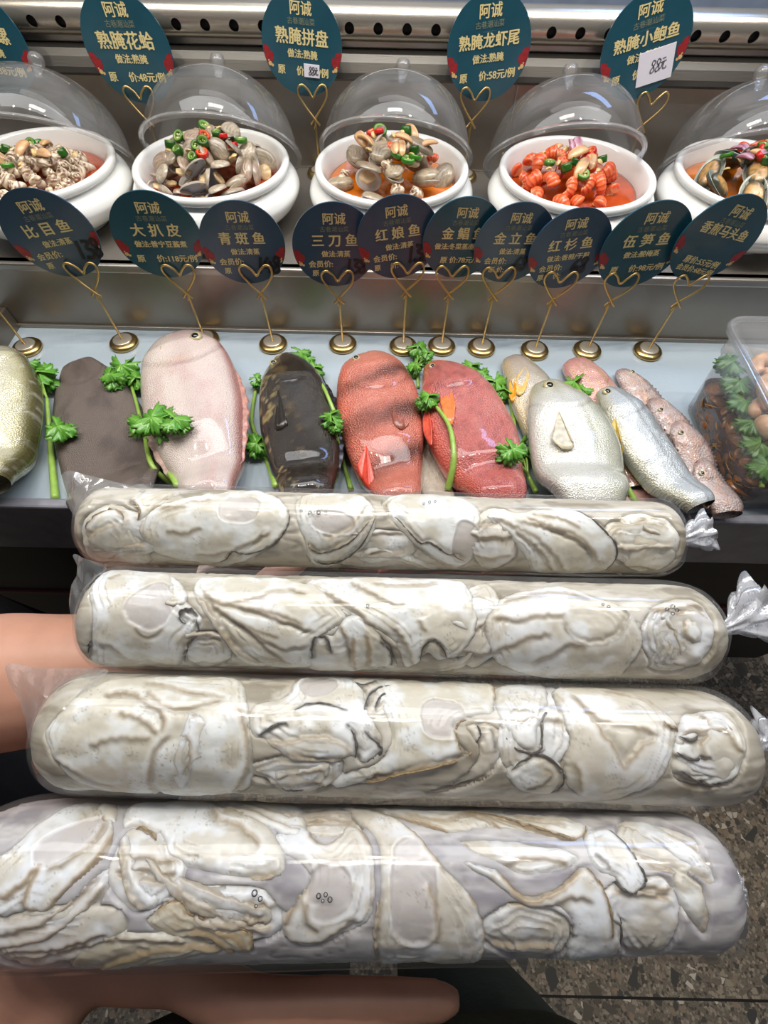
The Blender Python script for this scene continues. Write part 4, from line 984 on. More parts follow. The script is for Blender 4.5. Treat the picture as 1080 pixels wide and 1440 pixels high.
# ------------------------------------------------------------------ plastic tub with marinated shellfish
def rrect(x0, y0, x1, y1, rad, n=7):
    P = []
    for cx, cy, a0 in ((x1-rad, y1-rad, 0), (x0+rad, y1-rad, PI/2), (x0+rad, y0+rad, PI), (x1-rad, y0+rad, 1.5*PI)):
        for k in range(n): a = a0+PI/2*k/(n-1); P.append((cx+rad*math.cos(a), cy+rad*math.sin(a)))
    return P
TB = at_z(961, 566, TZ); TF = at_z(1030, 735, TZ)
tx0 = (TB[0]+TF[0])/2; ty1 = TB[1]; ty0 = 0.312; tx1 = tx0+0.24; TH = 0.125
tub = thing('plastic_tub', 'clear lidded plastic tub of marinated shellfish at the right end of the tray', 'tub', ((tx0+tx1)/2, (ty0+ty1)/2, TZ))
V = []; F = []; lv = []
for k, (z, e) in enumerate([(0.0, -0.004), (0.001, 0.0), (0.004, 0.001), (TH*0.5, 0.005), (TH*0.74, 0.007), (TH*0.76, 0.0095), (TH-0.006, 0.011), (TH-0.004, 0.015), (TH, 0.0155)]):
    q = rrect(tx0-e, ty0-e*0.6, tx1+e, ty1+e, 0.022); lv.append(len(q)); V += [(x, y, TZ+z+0.001) for x, y in q]
n = lv[0]
for j in range(len(lv)-1):
    for k in range(n): F.append((j*n+k, j*n+(k+1) % n, (j+1)*n+(k+1) % n, (j+1)*n+k))
F.append(tuple(reversed(range(n))))
mesh_np('box', np.array(V), F, TUB, tub)
V = []; F = []
for z, e in [(TH+0.001, 0.013), (TH-0.003, 0.018), (TH+0.003, 0.019), (TH+0.0065, 0.0165), (TH+0.006, 0.010), (TH+0.001, 0.004), (TH+0.001, -0.020), (TH+0.004, -0.024), (TH+0.004, -0.05)]:
    q = rrect(tx0-e, ty0-e*0.6, tx1+e, ty1+e, 0.024); V += [(x, y, TZ+z+0.001) for x, y in q]
for j in range(8):
    for k in range(n): F.append((j*n+k, j*n+(k+1) % n, (j+1)*n+(k+1) % n, (j+1)*n+k))
F.append(tuple(8*n+k for k in range(n)))
mesh_np('lid', np.array(V), F, TUB, tub)
b = MB()
for rr in (0.0165,):
    q = [(x, y, TZ+TH+0.0055) for x, y in rrect(tx0-rr, ty0-rr*0.6, tx1+rr, ty1+rr, 0.024)]; q.append(q[0]); b.add(*tube_vf(q, 0.0016, 8, cap=False))
b.build('lid_rim', DOMER, tub)
# marinade
V = []; F = []
for z, e in [(0.002, -0.006), (0.003, -0.003), (0.046, 0.003)]:
    q = rrect(tx0-e+0.001, ty0-e*0.6+0.001, tx1+e-0.001, ty1+e-0.001, 0.020); V += [(x, y, TZ+z) for x, y in q]
for j in range(2):
    for k in range(n): F.append((j*n+k, j*n+(k+1) % n, (j+1)*n+(k+1) % n, (j+1)*n+k))
F.append(tuple(2*n+k for k in range(n))); F.append(tuple(reversed(range(n))))
q = mesh_np('marinade', np.array(V), F, mat('dark_marinade', L(70, 32, 16), 0.15, coat=0.5, var=0.4, vscale=40), None, False, origin=((tx0+tx1)/2, (ty0+ty1)/2, TZ))
tag(q, 'dark brown marinade in the bottom of the plastic tub', 'marinade', None, 'stuff')
random.seed(19)
tubclam = [clam('clam', 0.0145, 0.5, L(150, 92, 36), L(206, 160, 90), 61), clam('clam', 0.0150, 0.15, L(112, 62, 26), L(190, 150, 90), 62)]
n_ = 0
for k in range(52):
    o = tubclam[k] if k < 2 else copy_tree(tubclam[k % 2])
    yy = ty0+0.016+(ty1-ty0-0.034)*((k//3)/16.8); xx = tx0+0.012+0.03*random.random()
    zz = TZ+0.012+0.014*(k % 3)+0.008*random.random()
    if k % 2 == 0: xx = tx0+0.009
    o.location = (xx, yy, zz); o.rotation_euler = (random.uniform(-1, 1), random.uniform(-1, 1), random.uniform(0, 6)); o.scale = (random.uniform(0.75, 1.0),)*3
    tag(o, 'marinated brown clam in the plastic tub', 'clam', 'clams in the plastic tub')
b = None
praw_m = mat('pale_prawn_flesh', L(226, 178, 140), 0.3, coat=0.4, var=0.25, vscale=90)
def prawn_obj():
    V = []; F = []; n = 16; m_ = 26
    for i in range(m_):
        t = i/(m_-1); a = -0.4+t*2.6; R_ = 0.022; rad = 0.0125*(1-0.55*t)*min(1, 0.25+t*6)**0.5*(0.94+0.08*((t*6) % 1))
        for k in range(n):
            b_ = 2*PI*k/n; rr = R_+math.cos(b_)*rad; V.append((rr*math.cos(a), rr*math.sin(a), math.sin(b_)*rad*1.1))
    for i in range(m_-1):
        for k in range(n): F.append((i*n+k, i*n+(k+1) % n, (i+1)*n+(k+1) % n, (i+1)*n+k))
    F.append(tuple(reversed(range(n)))); F.append(tuple((m_-1)*n+k for k in range(n)))
    return mesh_np('prawn', np.array(V), F, praw_m)
pr0 = prawn_obj()
for k in range(14):
    o = pr0 if k == 0 else copy_tree(pr0)
    o.location = (tx0+0.036+0.055*(k//7)+0.02*random.random(), ty0+0.03+(ty1-ty0-0.06)*((k % 7)/6), TZ+0.076+0.012*random.random()); o.rotation_euler = (random.uniform(-.5, .5), random.uniform(-.5, .5), random.uniform(0, 6))
    tag(o, 'pale peeled prawn in the plastic tub', 'prawn', 'prawns in the plastic tub')
for k in range(6):
    yy = ty0+0.02+(ty1-ty0-0.03)*k/5; xx = tx0+0.014; dz = -0.022+0.004*k
    t = thing('celery_sprig', 'celery sprig pressed against the side of the plastic tub', 'celery', (xx, yy, TZ+0.06), 'celery in the plastic tub')
    b = MB(); b.add(*tube_vf(spline([(xx-0.004, yy-0.02, TZ+0.070+dz), (xx, yy, TZ+0.076+dz), (xx+0.006, yy+0.022, TZ+0.080+dz)], 5), 0.003, 8)); b.build('stalk', STALKM, t)
    for j in range(3):
        V, F, C = leaf_vf(0.019, k*5+j); a = random.uniform(0, 6)
        W = np.stack([xx+V[:, 0]*math.cos(a)-V[:, 1]*math.sin(a), yy+V[:, 0]*math.sin(a)+V[:, 1]*math.cos(a), TZ+0.080+dz+V[:, 2]+0.003*j], 1)
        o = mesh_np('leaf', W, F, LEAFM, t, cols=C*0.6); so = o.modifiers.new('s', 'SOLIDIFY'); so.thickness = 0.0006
# ------------------------------------------------------------------ bags of oysters
BUBBLE = film_mat('bubble_film', cap=0.8, gl_rough=0.03, milk=0.0, ior=1.6, bump=(20, 0.0, 0.001), gain=1.5)
class Bag:
    def __init__(s, pl, pr, dl, dr, R0, R1, name, endl=0.03, endr=0.035):
        s.A = at_depth(*pl, dl); s.B = at_depth(*pr, dr); s.R0, s.R1 = R0, R1; s.name = name; s.outs = []
        d = s.B-s.A; s.L = np.linalg.norm(d); s.e = d/s.L; s.endl, s.endr = endl, endr
        c = CAM-(s.A+s.B)/2; c = c-s.e*np.dot(c, s.e); s.n1 = c/np.linalg.norm(c)
        s.n2 = np.cross(s.e, s.n1)
        if np.dot(s.n2, _u) > 0: s.n2 = -s.n2
        s.Rm = (R0+R1)/2
    def Rl(s, x): return s.R0+(s.R1-s.R0)*np.clip(x/s.L, 0, 1)
    def Rf(s, x):
        x = np.asarray(x, float); a = np.clip((s.endl-x)/s.endl, 0, 1); b = np.clip((x-(s.L-s.endr))/s.endr, 0, 1)
        return s.Rl(x)*np.sqrt(np.clip(1-a**2.6, 0.0004, 1))*np.sqrt(np.clip(1-0.96*b**3.0, 0.0004, 1))
    def hit(s, px, py):
        d = ray(px, py); O = CAM-s.A; R = s.Rm*0.985
        for _ in range(5):
            dp = d-s.e*np.dot(d, s.e); op = O-s.e*np.dot(O, s.e)
            a = dp@dp; b = dp@op; c = op@op-R*R; disc = b*b-a*c
            t = (-b-math.sqrt(max(disc, 0)))/a
            x = np.dot(O+d*t, s.e); R = float(s.Rl(x))*0.985
        q = O+d*t; q = q-s.e*x; phi = math.atan2(q@s.n2, q@s.n1)
        return np.array([x, phi*s.Rm])
    def pt(s, x, w, r):
        phi = np.asarray(w)/s.Rm; x = np.asarray(x); r = np.asarray(r)
        return s.A+x[..., None]*s.e+(r*np.cos(phi))[..., None]*s.n1+(r*np.sin(phi))[..., None]*s.n2
def seg_dist(P, Q):
    """signed distance of points P (n,2) to polyline Q (m,2); + on the right hand side of travel as seen in the photo; also t along"""
    best = np.full(len(P), 1e9); sg = np.zeros(len(P)); tt = np.zeros(len(P))
    cum = np.r_[0, np.cumsum(np.linalg.norm(np.diff(Q, axis=0), axis=1))]
    for i in range(len(Q)-1):
        a, b = Q[i], Q[i+1]; ab = b-a; l2 = ab@ab+1e-18
        t = np.clip(((P-a)@ab)/l2, 0, 1); d = P-(a+t[:, None]*ab); dd = (d*d).sum(1)
        k = dd < best; best[k] = dd[k]; sg[k] = np.sign(ab[0]*d[k, 1]-ab[1]*d[k, 0]); tt[k] = (cum[i]+t[k]*math.sqrt(l2))
    return np.sqrt(best)*np.where(sg == 0, 1, sg), tt/cum[-1], cum[-1]
def inside(P, Q):
    c = np.zeros(len(P), bool); n = len(Q); j = n-1
    for i in range(n):
        a, b = Q[i], Q[j]; k = ((a[1] > P[:, 1]) != (b[1] > P[:, 1]))
        with np.errstate(divide='ignore', invalid='ignore'): xi = (b[0]-a[0])*(P[:, 1]-a[1])/(b[1]-a[1])+a[0]
        c ^= k & (P[:, 0] < xi); j = i
    return c
def build_oyster(bag, label, out, folds=(), muscle=None, z=0.0, D=0.0048, tint=(1, 1, 1), edge_dark=0.5, seed=1, ripple=1.0, grey=0.0, group=None):
    Q = np.array([bag.hit(*p) for p in out]); Q = spline(Q, 6, True)
    st = 0.00075
    lo = Q.min(0)-0.002; hi = Q.max(0)+0.002
    nx = int((hi[0]-lo[0])/st)+2; ny = int((hi[1]-lo[1])/st)+2
    gx, gy = np.meshgrid(np.linspace(lo[0], hi[0], nx), np.linspace(lo[1], hi[1], ny), indexing='ij')
    P = np.stack([gx.ravel(), gy.ravel()], 1)
    d, _, _ = seg_dist(P, np.vstack([Q, Q[:1]])); d = np.abs(d); ins = inside(P, Q); sd = np.where(ins, d, -d)
    x, y = P[:, 0]*1000, P[:, 1]*1000        # mm
    sdn = sd+0.0016*(fbm(x/3.0, y/3.0, seed, 3)-0.5)
    wE = 0.0060; q = np.clip(sdn/wE, 0, 1)
    h = -D+D*np.sqrt(1-(1-q)**2)-z
    h = h+(fbm(x/14, y/14, seed+1, 3)-0.55)*0.0042
    warp = fbm(x/9, y/9, seed+2, 3)*7
    sdw = sd+0.0050*(fbm(x/11, y/11, seed+2, 3)-0.5)
    msk = sstep(0.44, 0.58, fbm(x/16, y/16, seed+3, 2))*sstep(0.0148, 0.0108, sdw)*sstep(0.0008, 0.002, sdw)
    saw = (sdw/0.0036) % 1.0; sw = np.where(saw < 0.86, saw/0.86, (1-saw)/0.14)
    h = h-ripple*0.00115*msk*(sw-0.5)
    lay = msk*np.exp(-((saw-0.93)/0.07)**2)
    h = h-ripple*0.00045*np.abs(fbm(x/7+y/15, y/5-x/21, seed+4, 4)*2-1)
    cream = L(211, 206, 192)*np.array(tint); white = L(232, 235, 236)*np.array(tint); gr = L(176, 170, 156)*np.array(tint)
    c = lerp(np.tile(cream, (len(P), 1)), np.tile(white, (len(P), 1)), sstep(0.35, 0.65, fbm(x/11, y/11, seed+6, 4)))
    c = lerp(c, np.tile(gr, (len(P), 1)), 0.28*sstep(0.50, 0.75, fbm(x/8, y/5, seed+8, 5))+grey)
    # thin margin of the mantle is naturally greyer
    c = lerp(c, np.tile(L(168, 158, 138)*np.array(tint), (len(P), 1)), 0.55*np.exp(-(np.clip(sdn, 0, 1)/0.0022)**2))
    c = lerp(c, np.tile(L(164, 150, 122)*np.array(tint), (len(P), 1)), 0.42*lay)
    if muscle:
        mx, my, ra, rb, rot = muscle
        m0 = bag.hit(mx, my); m1 = bag.hit(mx+ra, my)-m0; m2 = bag.hit(mx, my+rb)-m0
        cr, sr = math.cos(rot), math.sin(rot); dd = P-m0; la = np.linalg.norm(m1); lb = np.linalg.norm(m2)
        u = (dd[:, 0]*cr+dd[:, 1]*sr)/la; v = (-dd[:, 0]*sr+dd[:, 1]*cr)/lb
        e = (np.abs(u)**2.6+np.abs(v)**2.6)**(1/2.6)+0.22*(fbm(x/6, y/6, seed+9, 3)-0.5)
        k = sstep(1.06, 0.94, e)
        c = lerp(c, np.tile(L(196, 190, 186)*np.array(tint), (len(P), 1)), 0.85*k)
        h = h*(1-0.5*k)-0.0012*k+0.0008*np.exp(-((e-1.05)/0.06)**2)
    pig = edge_dark*np.exp(-((sdn-0.0006)/0.0008)**2)*sstep(0.35, 0.6, fbm(x/4, y/4, seed+11, 3))
    brn = np.zeros(len(P))
    paths = []
    for f in folds:
        pts, dark = f[0], f[1]; hh = (f[2] if len(f) > 2 else 1.6)*0.001; wd = (f[3] if len(f) > 3 else 2.2)*0.001; br = f[4] if len(f) > 4 else 0.0
        if dark < 0.5: br = max(br, 0.45); dark = max(dark, 0.32)
        C = spline([bag.hit(*p) for p in pts], 7)
        near = (P[:, 0] > C[:, 0].min()-0.016) & (P[:, 0] < C[:, 0].max()+0.016) & (P[:, 1] > C[:, 1].min()-0.016) & (P[:, 1] < C[:, 1].max()+0.016)
        idx = np.where(near)[0]
        if len(idx) == 0: continue
        dl, tl, ln = seg_dist(P[idx], C)
        dl = dl+wd*0.55*(vnoise(tl*ln*420, tl*0, seed+13)-0.5)
        fade = sstep(0, 0.10, tl)*sstep(1.0, 0.90, tl)
        up = np.where(dl <= 0, np.exp(dl/(2.0*wd)), np.exp(-(dl/(0.30*wd))**2))
        dn = np.where(dl > 0, 0.85*np.exp(-((dl-0.75*wd)/(0.75*wd))**2), 0)
        h[idx] += 0.95*hh*fade*(up-0.7*dn)
        nz = vnoise(tl*ln*700, dl*900, seed+17)
        wp = np.exp(-((dl-0.05*wd)/(0.00080+0.0004*dark))**2)
        pg = dark*fade*wp*(0.45+0.75*nz)
        # a soft smoke of pigment outside the lip
        pg = np.maximum(pg, 0.45*dark*fade*np.where(dl > 0, np.exp(-(dl/0.0022)**2), 0)*nz)
        pig[idx] = np.maximum(pig[idx], pg); brn[idx] = np.maximum(brn[idx], br*fade*np.exp(-(dl/0.0013)**2))
        # grey shade between layers, put into the flesh colour just past the lip
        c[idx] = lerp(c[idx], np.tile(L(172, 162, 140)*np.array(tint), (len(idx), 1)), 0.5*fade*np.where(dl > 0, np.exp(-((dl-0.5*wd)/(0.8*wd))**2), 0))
        c[idx] = lerp(c[idx], np.tile(L(240, 242, 240)*np.array(tint), (len(idx), 1)), 0.5*fade*np.where(dl < 0, np.exp(-((dl+0.7*wd)/(0.7*wd))**2), 0))  # bright ridge of the fold, put into the colour as a whiter crest
        if dark >= 0.6: paths.append((C, wd, br))
    spk = sstep(0.80, 0.9, vnoise(x*1.4, y*1.4, seed+23))*sstep(0.5, 0.7, fbm(x/9, y/9, seed+24, 2))
    c = lerp(c, np.tile(L(120, 112, 96), (len(P), 1)), 0.45*spk)
    c = lerp(c, np.tile(L(172, 148, 106), (len(P), 1)), np.clip(brn, 0, 0.75))
    dk = lerp(np.tile(L(58, 52, 42), (len(P), 1)), np.tile(L(124, 100, 62), (len(P), 1)), np.clip(brn*1.4, 0, 1))
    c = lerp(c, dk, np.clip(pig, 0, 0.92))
    Rm_ = bag.Rf(P[:, 0])
    gap = -h; gap = 0.5*(gap+np.sqrt(gap*gap+0.0014**2))+0.0005
    r = np.maximum(Rm_-gap, 0.003)
    V = bag.pt(P[:, 0], P[:, 1], r)
    ok = (sd > -0.0022) & (P[:, 0] > 0.001) & (P[:, 0] < bag.L-0.001); ok = ok.reshape(nx, ny)
    I = np.arange(nx*ny).reshape(nx, ny)
    fm = ok[:-1, :-1] & ok[1:, :-1] & ok[1:, 1:] & ok[:-1, 1:]
    F = np.stack([I[:-1, :-1], I[:-1, 1:], I[1:, 1:], I[1:, :-1]], -1)[fm]
    used = np.zeros(nx*ny, bool); used[F.ravel()] = True; mp = np.cumsum(used)-1
    V = V[used]; C2 = c[used]; F = mp[F]
    cen = V.mean(0)
    root = thing('oyster', label, 'oyster', cen, group or 'oysters in the '+bag.name)
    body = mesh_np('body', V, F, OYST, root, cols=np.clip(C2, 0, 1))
    for C, wd, br in paths:
        C = C[2:-2]
        if len(C) < 6: continue
        fi = np.clip(((C[:, 0]-lo[0])/(hi[0]-lo[0])*(nx-1)).round().astype(int), 0, nx-1); fj = np.clip(((C[:, 1]-lo[1])/(hi[1]-lo[1])*(ny-1)).round().astype(int), 0, ny-1)
        rr = r.reshape(nx, ny)[fi, fj]
        tq = np.linspace(0, 1, len(C)); nn = vnoise(tq*len(C)*0.9, tq*0, seed+31)
        Wn = C[:, 1]+0.0012*(vnoise(tq*len(C)*0.5, tq*0+3, seed+33)-0.5)
        pts = bag.pt(C[:, 0], Wn, np.minimum(rr+0.0001, bag.Rf(C[:, 0])-0.0009))
        rad = (0.00030+0.00055*nn)*np.sqrt(np.clip(np.sin(PI*tq), 0.05, 1))
        b = MB(); b.add(*tube_vf(pts, rad, 7)); o = b.build('mantle_fringe', FRINGE_B if br > 0.4 else FRINGE, root)
        o['label'] = 'brown frilled edge' if br > 0.4 else 'dark frilled edge'
    return root
def build_bag(bag, label, tail=None, flap=None, seed=1, brine_cols=None, bubbles=()):
    mid = (bag.A+bag.B)/2
    root = thing('oyster_bag', label, 'bag', mid, 'clear bags of oysters held in a row')
    ns, nw = 150, 96
    x = np.linspace(0.0, bag.L, ns); ph = np.linspace(-PI, PI, nw, endpoint=False)
    X, PH = np.meshgrid(x, ph, indexing='ij')
    r = bag.Rf(X)
    crin = sstep(bag.L-0.055, bag.L, X)+sstep(0.035, 0.0, X)
    r = r+0.0004; r = r*(1+0.04*crin*(vnoise(PH*2.6+9, X*30, seed)-0.5)*2)+0.0005*(fbm(X*40, PH*2, seed+2, 2)-0.5)*(1+2*crin)
    V = bag.pt(X, PH*bag.Rm, r).reshape(-1, 3)
    I = np.arange(ns*nw).reshape(ns, nw); I2 = np.roll(I, -1, 1)
    F = np.stack([I[:-1], I2[:-1], I2[1:], I[1:]], -1).reshape(-1, 4)
    mesh_np('film_tube', V, F, FILM, root)
    # brine
    ns, nw = 300, 150
    x = np.linspace(0.001, bag.L-0.001, ns); ph = np.linspace(-PI, PI, nw, endpoint=False); X, PH = np.meshgrid(x, ph, indexing='ij')
    xm, wm = X*1000, PH*bag.Rm*1000
    dip = np.zeros(X.shape)
    PP = np.stack([X.ravel(), (PH*bag.Rm).ravel()], 1)
    for Q in bag.outs:
        dq, _, _ = seg_dist(PP, np.vstack([Q, Q[:1]])); iq = inside(PP, Q); sq = np.where(iq, np.abs(dq), -np.abs(dq)).reshape(X.shape)
        dip = np.maximum(dip, sstep(0.0012, 0.0032, sq))
    rid = np.abs(fbm(xm/26+fbm(xm/20, wm/20, seed+44, 2)*1.5, wm/11, seed+46, 3)*2-1)
    r = np.maximum(bag.Rf(X)-0.0016-0.0016*fbm(xm/12, wm/12, seed+40, 3)-0.0007*np.exp(-(rid/0.06)**2)-0.0062*dip, 0.0004)
    c0, c1, c2 = brine_cols or (L(188, 182, 167), L(150, 142, 124), L(212, 209, 200))
    n1 = fbm(xm/16+fbm(xm/20, wm/20, seed+44, 2)*2, wm/9, seed+41, 4).ravel(); n2 = fbm(xm/22, wm/7+xm/30, seed+42, 5).ravel()
    c = mixc((np.ones(n1.size), c0), (sstep(0.45, 0.68, n1), c1), (sstep(0.52, 0.72, n2)*0.8, c2), (np.exp(-((n2-0.5)/0.010)**2)*0.25, L(140, 130, 112)), (np.exp(-(rid.ravel()/0.05)**2)*0.18, L(150, 138, 112)))
    V = bag.pt(X, PH*bag.Rm, r).reshape(-1, 3)
    I = np.arange(ns*nw).reshape(ns, nw); I2 = np.roll(I, -1, 1)
    F = np.stack([I[:-1], I2[:-1], I2[1:], I[1:]], -1).reshape(-1, 4)
    o = mesh_np('brine', V, F, BRINE, None, cols=c, origin=mid)
    tag(o, 'cloudy pale brine filling the '+bag.name, 'brine', 'brine in the oyster bags', 'stuff')
    if flap:
        P = np.array([at_depth(x_, y_, d_) for x_, y_, d_ in flap]); ctr = P.mean(0); Q = spline(P, 6, True); V = [ctr]; nr = 12; n = len(Q); F = []
        nrm = bag.n1
        for j in range(1, nr+1):
            q = ctr+(Q-ctr)*j/nr
            wob = 0.0035*(vnoise((q@bag.e)*160, (q@bag.n2)*70, seed)-0.5)+0.002*(vnoise((q@bag.e)*420, (q@bag.n2)*160, seed+4)-0.5)
            V += list(q+wob[:, None]*nrm)
        F += [(0, 1+i, 1+(i+1) % n) for i in range(n)]
        for j in range(nr-1):
            for i in range(n): F.append((1+j*n+i, 1+(j+1)*n+i, 1+(j+1)*n+(i+1) % n, 1+j*n+(i+1) % n))
        mesh_np('end_flap', np.array(V), F, FLAP, root)
    for bx_, by_, br_ in bubbles:
        hq = bag.hit(bx_, by_); c_ = bag.pt(np.array([hq[0]]), np.array([hq[1]]), bag.Rf(np.array([hq[0]]))-0.0004)[0]
        b = MB(); b.add(*ball_vf(c_, br_, 14, 9)); b.build('air_bubble', BUBBLE, root)
    if tail:
        p0, p1, w = tail[0], tail[1], tail[2]
        a = bag.B-bag.e*0.003; m_ = at_depth(*p0[:2], p0[2]); b_ = at_depth(*p1[:2], p1[2])
        C = spline([a, m_, (m_+b_)/2, b_], 8); tq = np.linspace(0, 1, len(C))
        rad = np.interp(tq, [0, 0.30, 0.42, 0.7, 1], [0.0085, 0.0030, 0.0042, w*0.8, w])
        n = 40; V = []; F = []
        T = np.gradient(C, axis=0); T /= np.linalg.norm(T, axis=1)[:, None]
        for i in range(len(C)):
            s1 = np.cross(T[i], bag.n1); s1 /= np.linalg.norm(s1); s2 = np.cross(s1, T[i])
            for k in range(n):
                an = 2*PI*k/n; q = 1+0.30*math.sin(an*7+tq[i]*5)+0.22*math.sin(an*11-tq[i]*9)
                V.append(C[i]+rad[i]*q*(math.cos(an)*s1+0.38*math.sin(an)*s2))
        for i in range(len(C)-1):
            for k in range(n): F.append((i*n+k, i*n+(k+1) % n, (i+1)*n+(k+1) % n, (i+1)*n+k))
        o = mesh_np('twisted_end', np.array(V), F, TAIL, root); o['label'] = 'crumpled knotted end'
    return root
B1 = Bag((117, 738), (952, 757), 0.2998, 0.3010, 0.0269, 0.0253, 'farthest oyster bag', 0.022, 0.020)
B2 = Bag((126, 867), (1007, 889), 0.2728, 0.2740, 0.0287, 0.0293, 'second oyster bag from the counter', 0.016, 0.034)
B3 = Bag((62, 1022), (1053, 1050), 0.2545, 0.2560, 0.0312, 0.0309, 'third oyster bag from the counter', 0.030, 0.036)
B4 = Bag((-75, 1232), (1024, 1234), 0.2380, 0.2354, 0.0370, 0.0302, 'nearest and largest oyster bag', 0.055, 0.028)
warm, cool = (0.985, 0.99, 0.975), (0.97, 0.985, 1.02)
